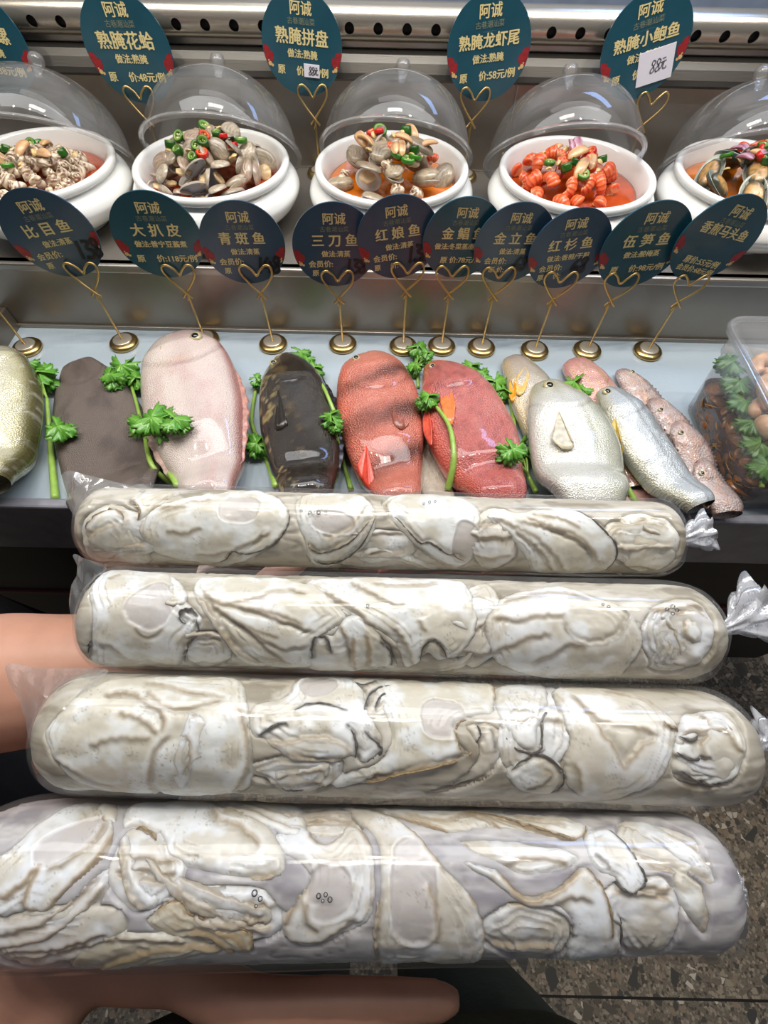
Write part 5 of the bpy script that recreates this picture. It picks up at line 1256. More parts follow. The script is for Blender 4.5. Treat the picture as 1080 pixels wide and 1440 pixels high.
OY = [
 (B1, 'small oyster at the left tip of the farthest bag, brown lipped', [(113, 745), (125, 725), (150, 712), (167, 716), (182, 735), (194, 755), (208, 780), (215, 795), (180, 798), (145, 795), (122, 782)],
   [([(178, 738), (165, 717), (150, 713), (126, 729), (114, 748)], 0.75, 1.6, 2.2, 0.5), ([(168, 736), (152, 740), (130, 752), (120, 765)], 0.1), ([(150, 792), (165, 782), (185, 778), (205, 785)], 0.3, 1, 2, 0.6)], None, 0.0012, warm),
 (B1, 'curled brown-edged scrap of mantle beside the small left oyster', [(172, 702), (210, 687), (256, 688), (228, 705), (202, 730), (187, 737), (176, 728), (184, 715)],
   [([(178, 699), (190, 706), (195, 720), (188, 734)], 0.8, 1.6, 2, 0.5), ([(250, 690), (225, 702), (205, 722)], 0.1)], None, 0.001, warm),
 (B1, 'large smooth oyster in the left half of the farthest bag', [(191, 745), (200, 722), (220, 705), (260, 695), (310, 687), (350, 685), (385, 689), (403, 705), (408, 730), (399, 755), (380, 776), (350, 793), (315, 804), (290, 799), (250, 794), (215, 784), (198, 766)],
   [([(296, 797), (316, 788), (326, 777), (340, 780), (366, 776), (393, 757), (406, 730), (404, 702)], 0.7, 2.0, 2.4, 0.3), ([(270, 783), (310, 779), (350, 764), (382, 745)], 0.1, 1.4), ([(230, 748), (260, 748), (285, 742)], 0.0, 0.8, 3), ([(222, 716), (255, 707), (300, 702)], 0.0, 0.9, 3)], (336, 712, 29, 22, 0), 0.0, warm),
 (B1, 'oyster with two brown lips left of the middle of the farthest bag', [(412, 700), (440, 689), (500, 689), (524, 700), (531, 730), (520, 762), (490, 791), (455, 804), (430, 792), (427, 772), (415, 740)],
   [([(524, 728), (500, 756), (475, 772), (452, 779), (438, 774), (431, 763)], 0.75, 2.0, 2.2, 0.4), ([(530, 722), (515, 757), (488, 786), (460, 796), (436, 787)], 0.6, 1.6, 2), ([(520, 705), (505, 728), (480, 752), (450, 762)], 0.1, 1.0)], (468, 733, 32, 18, 0.2), 0.0008, warm),
 (B1, 'pale folded oyster low in the middle of the farthest bag', [(488, 803), (500, 782), (540, 768), (580, 783), (622, 804), (560, 808)],
   [([(500, 790), (530, 778), (570, 790), (605, 803)], 0.15), ([(515, 800), (550, 792), (590, 803)], 0.1)], None, 0.002, warm),
 (B1, 'oyster with a wavy brown edge right of the middle of the farthest bag', [(533, 700), (560, 689), (620, 689), (660, 700), (682, 722), (676, 762), (662, 796), (640, 805), (620, 797), (590, 777), (565, 752), (545, 727)],
   [([(656, 792), (640, 783), (625, 777), (606, 764), (592, 765), (583, 756), (566, 737), (552, 722)], 0.7, 1.6, 2.0, 0.3), ([(640, 803), (606, 787), (578, 768), (556, 745), (545, 728)], 0.35, 1.8, 2.2), ([(560, 695), (545, 705), (548, 722)], 0.1)], (655, 765, 18, 28, 0.1), 0.0005, warm),
 (B1, 'oyster with many long curving folds near the right of the farthest bag', [(684, 722), (705, 711), (725, 716), (760, 711), (800, 711), (840, 725), (862, 746), (874, 772), (864, 800), (840, 809), (790, 810), (750, 808), (735, 782), (715, 752), (695, 736)],
   [([(692, 723), (720, 737), (758, 757), (784, 786), (796, 806)], 0.25, 2.2, 2.6), ([(722, 731), (757, 737), (800, 751), (830, 772), (846, 797)], 0.2, 2.2, 2.6), ([(736, 724), (772, 738), (816, 754), (842, 786)], 0.15, 1.8, 2.4), ([(722, 744), (748, 762), (768, 784), (778, 806)], 0.25, 2.0, 2.4), ([(700, 737), (722, 765), (738, 800)], 0.2, 1.8),
    ([(846, 806), (866, 788), (867, 768), (853, 748), (834, 730), (806, 714)], 0.6, 1.8, 2.0), ([(745, 720), (790, 728), (820, 745)], 0.05, 1.2)], None, 0.0, warm),
 (B1, 'yellowish blurred oyster at the right end of the farthest bag', [(872, 722), (905, 713), (940, 728), (958, 760), (952, 798), (905, 810), (875, 802), (884, 760)],
   [([(872, 807), (895, 801), (930, 806)], 0.5, 1, 2, 0.9), ([(905, 722), (912, 745), (935, 752)], 0.0, 1.2, 3, 0.5)], None, 0.0022, (1.0, 0.96, 0.86)),
 # second bag
 (B2, 'broad smooth oyster at the left end of the second bag', [(119, 830), (130, 806), (150, 798), (240, 803), (258, 830), (272, 850), (286, 868), (276, 892), (263, 916), (255, 941), (200, 943), (130, 939), (118, 900), (125, 868)],
   [([(274, 866), (277, 890), (263, 910), (258, 940)], 0.95, 1.8, 2.4), ([(262, 880), (252, 870), (254, 858), (268, 856), (278, 868)], 0.95, 1.4, 1.8), ([(124, 928), (118, 902), (110, 880)], 0.9, 1.4, 2.4), ([(135, 905), (160, 912), (180, 930)], 0.05, 1.2, 3), ([(190, 880), (200, 895), (215, 893), (228, 882)], 0.2, 0.8, 1.6), ([(150, 812), (170, 806)], 0, 0.9, 2)], (212, 848, 33, 36, 0.5), 0.0, (0.98, 0.99, 1.0)),
 (B2, 'small triangular scrap of flesh near the left of the second bag', [(238, 806), (262, 826), (260, 850), (230, 850), (233, 830)], [([(236, 808), (232, 830), (230, 848), (256, 850)], 0.4, 1.2, 1.6, 0.4)], None, -0.0006, warm),
 (B2, 'fan-folded oyster left of the middle of the second bag', [(266, 826), (280, 808), (330, 805), (390, 808), (440, 815), (470, 840), (490, 870), (458, 895), (442, 915), (440, 942), (400, 944), (350, 938), (315, 908), (290, 872), (274, 846)],
   [([(370, 936), (335, 920), (306, 880), (284, 845), (274, 832)], 0.15, 2.6, 2.6), ([(292, 845), (330, 872), (370, 899), (400, 913), (438, 905)], 0.25, 2.2, 2.2), ([(305, 845), (350, 856), (400, 874), (446, 890)], 0.25, 2.2, 2.2), ([(302, 852), (345, 884), (380, 916), (412, 938)], 0.2, 1.8, 2), ([(282, 826), (310, 847), (350, 841), (400, 828), (440, 835)], 0.15, 2.0, 2.4), ([(330, 852), (380, 860), (430, 878)], 0.2, 1.6, 1.8), ([(320, 866), (360, 886), (395, 898)], 0.25, 1.4, 1.6)], None, 0.0, warm),
 (B2, 'oyster with black frilled loops at the lower middle of the second bag', [(433, 900), (450, 889), (466, 893), (478, 870), (502, 860), (537, 893), (554, 915), (551, 947), (438, 947)],
   [([(439, 932), (440, 902), (450, 896), (461, 901), (467, 924)], 1.0, 1.5, 2.0), ([(551, 940), (549, 918), (531, 899)], 1.0, 1.4, 2.0), ([(476, 878), (490, 905), (497, 942)], 0.2, 1.6, 2), ([(498, 895), (496, 920), (500, 945)], 0.3, 1.0, 1.6, 0.8), ([(515, 892), (520, 920), (518, 942)], 0.2, 1.0, 1.6, 0.8), ([(530, 943), (545, 941)], 0.9, 1, 1.6)], None, 0.0004, warm),
 (B2, 'wide oyster with a curled rim in the middle of the second bag', [(430, 812), (500, 808), (600, 810), (652, 815), (670, 850), (676, 885), (664, 912), (642, 930), (615, 934), (600, 924), (570, 947), (555, 912), (530, 890), (485, 862), (452, 836)],
   [([(630, 930), (645, 925), (668, 893), (672, 852), (658, 822)], 0.55, 1.6, 2.0, 0.2), ([(590, 938), (595, 912), (609, 900), (622, 910), (630, 930)], 0.7, 1.6, 1.8, 0.3), ([(452, 828), (490, 850), (534, 887)], 0.1, 2.0, 2.6), ([(490, 815), (540, 842), (575, 850)], 0.05, 1.6, 2.6), ([(555, 880), (572, 908), (580, 940)], 0.1, 1.6, 3), ([(590, 870), (600, 890)], 0.1, 1), ([(520, 818), (570, 822), (620, 816)], 0.0, 1.2, 2)], None, 0.0, warm),
 (B2, 'thin layered rim behind the wide oyster of the second bag', [(652, 818), (675, 835), (688, 870), (680, 915), (655, 948), (600, 952), (630, 940), (660, 915), (676, 880)],
   [([(612, 950), (650, 938), (676, 905), (684, 865), (668, 825)], 0.2, 1.4, 1.6), ([(640, 950), (672, 925), (688, 880)], 0.15, 1.2, 1.6)], None, 0.002, warm),
 (B2, 'oyster with a big crescent fold at the right of the second bag', [(682, 872), (700, 842), (730, 826), (790, 821), (840, 834), (880, 850), (902, 880), (907, 910), (892, 940), (862, 957), (780, 957), (712, 947), (686, 916)],
   [([(868, 846), (886, 864), (876, 890), (850, 907), (824, 907), (800, 891), (788, 868)], 0.55, 2.2, 2.2), ([(890, 935), (906, 905), (896, 872)], 0.55, 1.4, 2), ([(690, 868), (730, 870), (762, 865), (800, 862)], 0.1, 2.0, 2.6), ([(690, 922), (730, 901), (780, 889)], 0.05, 1.8, 3), ([(745, 936), (800, 907), (830, 912)], 0.05, 1.4, 3), ([(700, 850), (740, 836), (790, 832), (840, 842)], 0.1, 1.4, 2.2)], None, 0.0, (0.99, 0.99, 0.99)),
 (B2, 'greyish blurred oyster at the right end of the second bag', [(912, 850), (950, 838), (985, 860), (1003, 898), (988, 938), (942, 955), (908, 948), (918, 905)],
   [([(980, 856), (968, 875), (972, 895), (988, 908)], 0.15, 1.6, 3), ([(930, 860), (955, 890), (962, 930)], 0.1, 1.2, 3)], None, 0.0030, (0.95, 0.95, 0.95)),
 # third bag
 (B3, 'large oyster with a folded flap at the left end of the third bag', [(54, 1030), (90, 985), (140, 955), (220, 947), (330, 949), (348, 975), (353, 1030), (357, 1080), (342, 1121), (250, 1123), (150, 1116), (95, 1101), (62, 1062)],
   [([(140, 976), (182, 974), (218, 993), (229, 1012), (226, 1034)], 0.1, 2.6, 3), ([(165, 1000), (196, 1012), (224, 1032)], 0.1, 1.6, 2.4), ([(198, 957), (255, 968), (322, 983)], 0.15, 1.6, 2.0), ([(205, 968), (232, 992), (280, 990), (318, 982)], 0.15, 1.8, 2.0), ([(222, 1120), (208, 1092), (216, 1058), (240, 1030)], 0.1, 1.6, 2.2), ([(322, 1121), (342, 1090), (346, 1040), (330, 988)], 0.15, 1.6, 2.0), ([(62, 1062), (100, 1086), (165, 1110)], 0.3, 1.6, 2.4, 0.6), ([(120, 1050), (160, 1040), (215, 1036)], 0.05, 1.2, 3)], None, 0.0, warm),
 (B3, 'small crumpled white oyster on top of the large one in the third bag', [(262, 1000), (293, 1003), (297, 1020), (288, 1042), (304, 1082), (278, 1078), (258, 1114), (240, 1098), (237, 1060), (250, 1030)],
   [([(266, 1004), (286, 1002), (297, 1012), (290, 1030)], 0.2, 1.4, 1.8), ([(240, 1095), (238, 1062), (252, 1030)], 0.3, 1.2, 1.8), ([(262, 1030), (268, 1060), (262, 1095)], 0.1, 1.2), ([(285, 1044), (290, 1064), (302, 1080)], 0.1, 1)], None, -0.0012, (0.97, 0.98, 1.0)),
 (B3, 'oyster with spiky black frills left of the middle of the third bag', [(345, 1004), (360, 985), (400, 972), (420, 950), (500, 949), (518, 990), (542, 1040), (532, 1066), (506, 1082), (494, 1067), (470, 1077), (410, 1072), (374, 1047), (350, 1036)],
   [([(492, 1000), (462, 990), (430, 990), (410, 999)], 1.0, 1.4, 1.8), ([(360, 1037), (384, 1021), (407, 1016)], 0.9, 1.2, 1.8), ([(500, 1066), (476, 1045), (440, 1038), (402, 1047), (364, 1044)], 0.2, 2.2, 2.4), ([(488, 1073), (440, 1073), (405, 1061)], 0.1, 1.6, 2.0), ([(497, 1082), (501, 1045), (486, 1014)], 1.0, 1.8, 2.6), ([(510, 1080), (536, 1060), (530, 1045), (508, 1024)], 1.0, 1.6, 2.4)], (448, 960, 26, 16, 0), 0.0, (0.98, 0.99, 1.0)),
 (B3, 'dark-edged curl at the top edge of the third bag', [(490, 952), (540, 948), (556, 965), (545, 1000), (520, 1012), (508, 995), (515, 972)],
   [([(512, 1002), (518, 978), (534, 966), (552, 962)], 1.0, 1.6, 2.0), ([(494, 956), (512, 962), (532, 955)], 1.0, 1.4, 2), ([(526, 1000), (534, 980), (548, 970)], 0.7, 1.0, 1.4)], None, -0.0004, (0.97, 0.97, 0.97)),
 (B3, 'small oval oyster low on the third bag', [(377, 1096), (400, 1085), (440, 1080), (464, 1077), (463, 1096), (440, 1113), (410, 1119), (388, 1113)],
   [([(462, 1090), (440, 1112), (412, 1117), (392, 1110)], 0.7, 1.4, 2.0), ([(385, 1098), (420, 1092), (455, 1084)], 0.05, 1)], None, 0.0006, (0.97, 0.98, 1.0)),
 (B3, 'broad oyster with a grey scar and brown lip in the middle of the third bag', [(520, 966), (560, 951), (690, 958), (698, 985), (692, 1002), (658, 1006), (640, 1016), (648, 1040), (664, 1062), (622, 1082), (560, 1097), (500, 1113), (470, 1117), (464, 1102), (490, 1086), (526, 1076), (546, 1045), (541, 1008)],
   [([(690, 1008), (686, 1034), (650, 1070), (602, 1081), (548, 1096), (506, 1106)], 0.6, 2.0, 2.4, 0.9), ([(692, 1052), (642, 1094), (580, 1111), (505, 1116)], 0.3, 1.6, 2.2, 0.6), ([(652, 1068), (643, 1032), (650, 1011), (682, 1008)], 0.6, 1.6, 2.0, 0.7), ([(696, 990), (697, 972), (686, 958)], 0.5, 1.2, 2, 0.7), ([(520, 1100), (530, 1090), (545, 1093)], 0.3, 0.8)], (622, 1008, 30, 32, 0.1), 0.0, warm),
 (B3, 'dark curled mantle right of the middle of the third bag', [(652, 1018), (680, 1008), (706, 1022), (712, 1060), (690, 1100), (640, 1120), (580, 1124), (640, 1100), (672, 1062)],
   [([(660, 1062), (676, 1034), (668, 1014)], 0.6, 1.4, 2), ([(700, 1060), (690, 1022)], 0.7, 1.2, 2), ([(706, 1075), (670, 1108), (600, 1122)], 0.3, 1.4, 2, 0.5)], None, 0.0016, (0.94, 0.92, 0.90)),
 (B3, 'smooth tongue with a dark looped edge in the third bag', [(694, 961), (762, 955), (773, 975), (767, 1030), (771, 1058), (746, 1064), (722, 1052), (704, 1020)],
   [([(795, 1004), (775, 998), (763, 1012), (764, 1034), (760, 1056), (740, 1060), (718, 1046), (706, 1022)], 0.8, 2.0, 2.2)], None, 0.0004, (0.97, 0.97, 0.97)),
 (B3, 'rolled grey ball of oyster flesh low on the third bag', [(711, 1092), (735, 1071), (765, 1062), (787, 1075), (797, 1100), (786, 1120), (750, 1123), (724, 1113)],
   [([(716, 1088), (740, 1070), (768, 1064), (792, 1086), (793, 1106), (776, 1122)], 0.75, 1.4, 2.2), ([(736, 1112), (765, 1104), (775, 1092), (762, 1088)], 0.3, 1.6, 1.6), ([(722, 1110), (750, 1122), (780, 1118)], 0.3, 1.2, 1.8)], None, -0.0006, (0.94, 0.94, 0.93)),
 (B3, 'oyster with a white triangular flap at the right of the third bag', [(775, 965), (830, 962), (900, 973), (942, 1000), (957, 1022), (952, 1062), (932, 1102), (890, 1127), (840, 1132), (800, 1117), (794, 1080), (801, 1040), (790, 1000)],
   [([(930, 1038), (905, 1050), (878, 1080), (866, 1056), (836, 1018), (798, 974)], 0.05, 2.8, 3.2), ([(800, 972), (842, 1008), (885, 1018), (932, 1032)], 0.05, 1.8, 2.6), ([(933, 1010), (940, 1020), (960, 1026), (985, 1046)], 0.7, 1.4, 2, 0.5), ([(912, 1116), (940, 1090), (952, 1050)], 0.3, 1.6, 2.4), ([(810, 1070), (818, 1100), (815, 1125)], 0.05, 1.4, 3), ([(845, 968), (900, 978), (938, 1004)], 0.15, 1.2, 2)], None, 0.0, (0.98, 0.98, 0.98)),
 (B3, 'murky dark-rimmed oyster at the right end of the third bag', [(958, 1012), (990, 990), (1030, 1000), (1058, 1035), (1060, 1070), (1038, 1108), (980, 1117), (950, 1102), (944, 1062)],
   [([(952, 1082), (985, 1101), (1016, 1106), (1046, 1086)], 0.95, 1.8, 3.0), ([(984, 998), (1000, 1020), (990, 1052), (1000, 1075)], 0.4, 1.4, 2.6), ([(1018, 1018), (1034, 1040), (1050, 1062)], 0.3, 1.2, 2.6), ([(950, 1058), (975, 1068), (1005, 1064)], 0.9, 1.2, 3.0), ([(955, 1035), (975, 1040), (985, 1030)], 0.8, 1, 2.6)], None, 0.0016, (0.93, 0.93, 0.92)),
 # fourth bag
 (B4, 'large oyster with a zigzag brown edge at the left end of the nearest bag', [(-60, 1220), (0, 1195), (50, 1152), (100, 1126), (146, 1124), (162, 1165), (144, 1208), (90, 1258), (62, 1287), (30, 1287), (-20, 1300), (-60, 1280)],
   [([(-20, 1272), (20, 1252), (52, 1222), (40, 1250), (34, 1280), (60, 1286), (82, 1260), (132, 1210), (162, 1162)], 0.5, 2.2, 2.4, 0.9), ([(60, 1226), (90, 1212), (130, 1180), (146, 1150)], 0.1, 1.0, 2)], (100, 1178, 46, 26, -0.5), 0.0, cool),
 (B4, 'layered grey mantle below the zigzag-edged oyster', [(-50, 1306), (0, 1292), (80, 1278), (142, 1216), (160, 1235), (120, 1305), (66, 1342), (-50, 1360)],
   [([(-30, 1322), (50, 1302), (95, 1272), (138, 1222)], 0.2, 1.8, 2.2), ([(-20, 1342), (60, 1322), (110, 1288), (146, 1238)], 0.2, 1.6, 2.2), ([(-10, 1354), (60, 1338), (100, 1312)], 0.5, 1.2, 2, 0.6)], None, 0.0012, (0.93, 0.92, 0.95)),
 (B4, 'small yellowish lobe at the upper left of the nearest bag', [(130, 1132), (148, 1124), (168, 1126), (166, 1148), (152, 1154), (138, 1148)], [([(150, 1124), (134, 1140), (152, 1154)], 0.4, 1.4, 2, 0.9)], None, -0.0004, cool),
 (B4, 'smooth white oyster left of the middle of the nearest bag', [(168, 1160), (190, 1125), (280, 1122), (332, 1130), (380, 1158), (402, 1200), (394, 1234), (342, 1241), (282, 1230), (240, 1217), (226, 1202), (221, 1178), (190, 1162)],
   [([(222, 1206), (221, 1180), (202, 1162), (176, 1160)], 0.7, 1.8, 2.2, 0.8), ([(394, 1228), (335, 1242), (282, 1233), (226, 1212)], 0.4, 2.2, 2.4, 0.7), ([(298, 1130), (308, 1148), (335, 1158), (372, 1190)], 0.1, 2.0, 2.6), ([(312, 1135), (350, 1142), (380, 1150)], 0.1, 1.4, 2.2)], None, 0.0, cool),
 (B4, 'pale ribbon of mantle curling down beside the smooth white oyster', [(163, 1180), (182, 1168), (192, 1212), (206, 1250), (242, 1266), (204, 1287), (180, 1272), (167, 1232)],
   [([(202, 1285), (180, 1262), (170, 1225), (170, 1185)], 0.05, 1.8, 2.4), ([(190, 1190), (196, 1228), (215, 1254)], 0.05, 1.4, 2)], None, -0.0002, cool),
 (B4, 'stack of thin mantle layers below the smooth white oyster', [(196, 1192), (240, 1222), (300, 1243), (362, 1262), (386, 1302), (332, 1304), (280, 1290), (240, 1266), (212, 1232)],
   [([(384, 1300), (332, 1296), (284, 1278), (244, 1246), (208, 1204)], 0.15, 2.0, 2.2), ([(382, 1284), (330, 1268), (285, 1252), (238, 1222)], 0.15, 1.8, 2.2), ([(388, 1306), (310, 1300), (262, 1276), (232, 1250)], 0.5, 1.4, 2, 0.6)], None, 0.0008, cool),
 (B4, 'brown creased sheet of mantle at the lower left of the nearest bag', [(200, 1294), (246, 1264), (272, 1286), (312, 1302), (348, 1312), (360, 1347), (330, 1352), (292, 1334), (240, 1330), (206, 1312)],
   [([(352, 1346), (350, 1318), (310, 1306), (268, 1292), (246, 1268), (206, 1290)], 0.65, 1.8, 2.2, 0.9), ([(330, 1348), (300, 1326), (260, 1318)], 0.5, 1.2, 2, 0.9), ([(345, 1340), (330, 1322), (300, 1314)], 0.4, 1.2, 2, 0.9)], None, 0.0010, (0.86, 0.80, 0.68)),
 (B4, 'long pale oyster along the bottom left of the nearest bag', [(90, 1352), (130, 1326), (200, 1312), (282, 1326), (322, 1346), (262, 1357), (180, 1374), (96, 1378)],
   [([(320, 1346), (270, 1338), (200, 1346), (130, 1368)], 0.4, 1.6, 2.4, 0.8), ([(130, 1330), (190, 1324), (260, 1328)], 0.05, 1.4, 2.6)], None, 0.0008, (0.98, 0.96, 0.88)),
 (B4, 'oyster with a scalloped brown edge in the middle of the nearest bag', [(378, 1180), (410, 1150), (440, 1162), (455, 1182), (476, 1172), (490, 1156), (516, 1164), (528, 1200), (531, 1260), (522, 1302), (492, 1322), (442, 1344), (402, 1337), (393, 1302), (420, 1260), (428, 1225)],
   [([(528, 1200), (508, 1166), (490, 1158), (474, 1176), (456, 1184), (440, 1180), (432, 1160)], 0.55, 1.8, 2.2, 0.5), ([(396, 1306), (416, 1268), (426, 1246), (430, 1222)], 0.5, 1.8, 2.4, 0.7), ([(400, 1322), (440, 1330), (480, 1306), (505, 1290)], 0.1, 1.8, 3), ([(434, 1270), (432, 1300), (450, 1312)], 0.0, 1.4, 2.6), ([(516, 1308), (520, 1330)], 0.9, 0.8, 1.6)], (462, 1255, 32, 42, 0), 0.0, (0.95, 0.95, 0.97)),
 (B4, 'white pleated sheet at the top left of the nearest bag', [(300, 1122), (350, 1122), (420, 1126), (432, 1150), (420, 1180), (395, 1172), (350, 1150), (310, 1142)],
   [([(430, 1164), (400, 1158), (360, 1142), (312, 1130)], 0.25, 2, 2.2, 0.4), ([(425, 1145), (390, 1140), (340, 1128)], 0.1, 1.4, 2)], None, 0.0004, cool),
 (B4, 'big oyster with a long grey scar right of the middle of the nearest bag', [(478, 1130), (540, 1138), (582, 1165), (622, 1210), (652, 1245), (677, 1285), (685, 1330), (672, 1366), (600, 1370), (530, 1369), (524, 1320), (532, 1250), (526, 1180), (500, 1150)],
   [([(672, 1362), (685, 1335), (679, 1290), (652, 1240)], 0.4, 1.8, 2.4, 0.8), ([(628, 1232), (618, 1215), (582, 1166), (540, 1142), (482, 1132)], 0.3, 2.0, 2.4, 0.8), ([(528, 1362), (527, 1310), (534, 1250)], 0.25, 1.4, 2.2), ([(615, 1330), (614, 1290), (600, 1240)], 0.1, 1.2, 1.6)], (583, 1255, 34, 78, 0), 0.0, (0.96, 0.96, 0.98)),
 (B4, 'oyster with wavy brown lips at the right of the nearest bag', [(615, 1196), (660, 1208), (702, 1224), (742, 1258), (782, 1248), (822, 1213), (858, 1260), (873, 1310), (872, 1346), (842, 1362), (792, 1353), (806, 1310), (780, 1280), (740, 1277), (690, 1240)],
   [([(820, 1216), (792, 1250), (746, 1268), (716, 1246), (702, 1218), (678, 1200)], 0.4, 2.6, 2.6, 0.8), ([(862, 1326), (861, 1290), (846, 1242), (822, 1215)], 0.9, 2.0, 2.2, 0.5), ([(872, 1350), (879, 1312), (870, 1272)], 0.6, 1.2, 1.8, 0.4), ([(740, 1278), (775, 1274), (805, 1262), (840, 1270)], 0.1, 1.8, 2.6), ([(796, 1300), (800, 1318), (815, 1322)], 0.1, 1.2, 2)], None, 0.0, cool),
 (B4, 'band of thin wavy folds along the top right of the nearest bag', [(500, 1130), (600, 1133), (720, 1137), (800, 1142), (828, 1154), (826, 1170), (802, 1180), (760, 1172), (700, 1160), (640, 1168), (590, 1158), (545, 1140)],
   [([(512, 1136), (580, 1150), (640, 1172), (690, 1200)], 0.4, 1.8, 2.2, 0.7), ([(560, 1140), (620, 1152), (660, 1142), (690, 1150), (720, 1168), (725, 1158)], 0.2, 1.6, 1.8, 0.5), ([(640, 1138), (700, 1146), (750, 1160), (800, 1176), (822, 1172), (824, 1154)], 0.6, 1.8, 2.0, 0.7), ([(720, 1142), (765, 1150), (800, 1158)], 0.1, 1.2, 1.8), ([(600, 1165), (650, 1195), (700, 1216)], 0.3, 1.6, 2, 0.6)], None, 0.0004, (0.97, 0.96, 0.94)),
 (B4, 'grey smooth hollow under the wavy folds of the nearest bag', [(640, 1172), (700, 1172), (780, 1182), (820, 1200), (800, 1225), (740, 1236), (700, 1214), (660, 1196)],
   [([(700, 1222), (730, 1206), (770, 1204), (805, 1216)], 0.05, 1.0, 2)], None, 0.0018, (0.93, 0.93, 0.94)),
 (B4, 'hook-shaped lobe with a black tip at the right of the nearest bag', [(818, 1165), (850, 1157), (877, 1175), (902, 1215), (912, 1240), (897, 1259), (880, 1257), (865, 1237), (840, 1226), (824, 1196)],
   [([(882, 1256), (896, 1258), (910, 1240), (902, 1220), (884, 1190), (850, 1160)], 0.95, 1.6, 2.2), ([(866, 1236), (880, 1254), (894, 1258)], 1.0, 1.4, 2.2), ([(836, 1196), (850, 1206), (862, 1222)], 0.5, 1.2, 2)], None, -0.0006, cool),
 (B4, 'pale streak of mantle at the upper right end of the nearest bag', [(862, 1146), (920, 1145), (982, 1180), (1012, 1220), (1020, 1248), (990, 1242), (950, 1206), (900, 1170)],
   [([(1016, 1244), (985, 1236), (950, 1208), (905, 1178)], 0.4, 1.6, 2.6), ([(1010, 1225), (980, 1196), (930, 1162)], 0.2, 1.2, 2.4)], None, 0.0026, (0.93, 0.94, 0.97)),
 (B4, 'grey-rimmed blurred oyster at the lower right end of the nearest bag', [(945, 1212), (962, 1215), (1000, 1246), (1008, 1290), (998, 1332), (984, 1322), (960, 1282), (948, 1242)],
   [([(985, 1326), (958, 1284), (944, 1236), (950, 1214)], 0.5, 1.4, 3), ([(1004, 1250), (1006, 1290), (992, 1326)], 0.2, 1.2, 3)], None, 0.0026, (0.92, 0.93, 0.94)),
]
def auto_oyster(bag, label, cx, cy, rx, ry, rot, seed, tint, z=0.0021):
    rg = np.random.default_rng(seed); n = 11; out = []; cr, sr = math.cos(rot), math.sin(rot)
    for k in range(n):
        a = 2*PI*k/n; q = rg.uniform(0.86, 1.12); x, y = rx*q*math.cos(a), ry*q*math.sin(a); out.append((cx+x*cr-y*sr, cy+x*sr+y*cr))
    folds = []
    for k in range(3):
        off = rg.uniform(-0.65, 0.65)*ry; bow = rg.uniform(-0.3, 0.3)*ry; pts = []
        for t in np.linspace(-0.75, 0.75, 5):
            x = rx*t*math.sqrt(max(0.1, 1-(off/ry)**2)); y = off+bow*(1-t*t)+rg.uniform(-0.07, 0.07)*ry; pts.append((cx+x*cr-y*sr, cy+x*sr+y*cr))
        if rg.random() < 0.4: pts = pts[::-1]
        folds.append((pts, float(rg.choice([0.1, 0.2, 0.35])), float(rg.uniform(0.8, 1.4)), float(rg.uniform(2.0, 3.2)), float(rg.choice([0.0, 0.3, 0.6]))))
    return (bag, label, out, folds, None, z, tint)
soft = (0.95, 0.94, 0.93); gry = (0.93, 0.93, 0.95)
OY += [
 auto_oyster(B4, 'half hidden oyster behind the pale ribbon of mantle in the nearest bag', 205, 1215, 62, 76, 0.1, 301, gry),
 auto_oyster(B4, 'half hidden oyster behind the brown creased sheet in the nearest bag', 325, 1288, 88, 46, 0.1, 302, gry),
 auto_oyster(B4, 'half hidden oyster at the top edge beside the big scarred one in the nearest bag', 450, 1148, 76, 30, 0.0, 303, gry),
 auto_oyster(B4, 'smooth greyish oyster below the wavy brown lips in the nearest bag', 738, 1312, 74, 50, 0.0, 304, gry),
 auto_oyster(B4, 'smooth grey oyster right of the black-tipped hook in the nearest bag', 905, 1290, 62, 72, 0.1, 305, gry, 0.0026),
 auto_oyster(B4, 'half hidden oyster behind the pale streak at the right end of the nearest bag', 935, 1188, 74, 42, 0.5, 306, gry, 0.0030),
 auto_oyster(B4, 'half hidden oyster low at the left end of the nearest bag', 70, 1318, 110, 52, -0.2, 307, gry),
 auto_oyster(B3, 'half hidden oyster around the small oval one low on the third bag', 420, 1088, 74, 36, 0.0, 311, soft),
 auto_oyster(B3, 'half hidden oyster behind the dark looped tongue in the third bag', 752, 1030, 62, 80, 0.0, 312, soft),
 auto_oyster(B3, 'half hidden oyster behind the murky dark-rimmed one in the third bag', 1000, 1048, 58, 66, 0.0, 313, gry),
 auto_oyster(B2, 'half hidden oyster behind the layered rim in the second bag', 668, 880, 46, 66, 0.0, 321, soft),
 auto_oyster(B2, 'half hidden oyster behind the blurred one at the right end of the second bag', 958, 895, 64, 60, 0.0, 322, gry, 0.0026),
 auto_oyster(B2, 'half hidden oyster low beside the fan-folded one in the second bag', 285, 915, 46, 34, 0.0, 323, soft),
 auto_oyster(B1, 'half hidden oyster behind the pale folded one in the farthest bag', 525, 772, 70, 36, 0.0, 331, soft),
 auto_oyster(B1, 'half hidden oyster left of the many-folded one in the farthest bag', 692, 758, 44, 52, 0.0, 332, soft),
 auto_oyster(B1, 'half hidden oyster behind the brown lipped one at the left tip of the farthest bag', 165, 750, 62, 50, 0.0, 333, soft),
 auto_oyster(B1, 'half hidden oyster around the yellowish one at the right end of the farthest bag', 905, 765, 62, 46, 0.0, 334, (1.0, 0.97, 0.90)),
]
for _o in OY: _o[0].outs.append(spline(np.array([_o[0].hit(*p) for p in _o[2]]), 4, True))
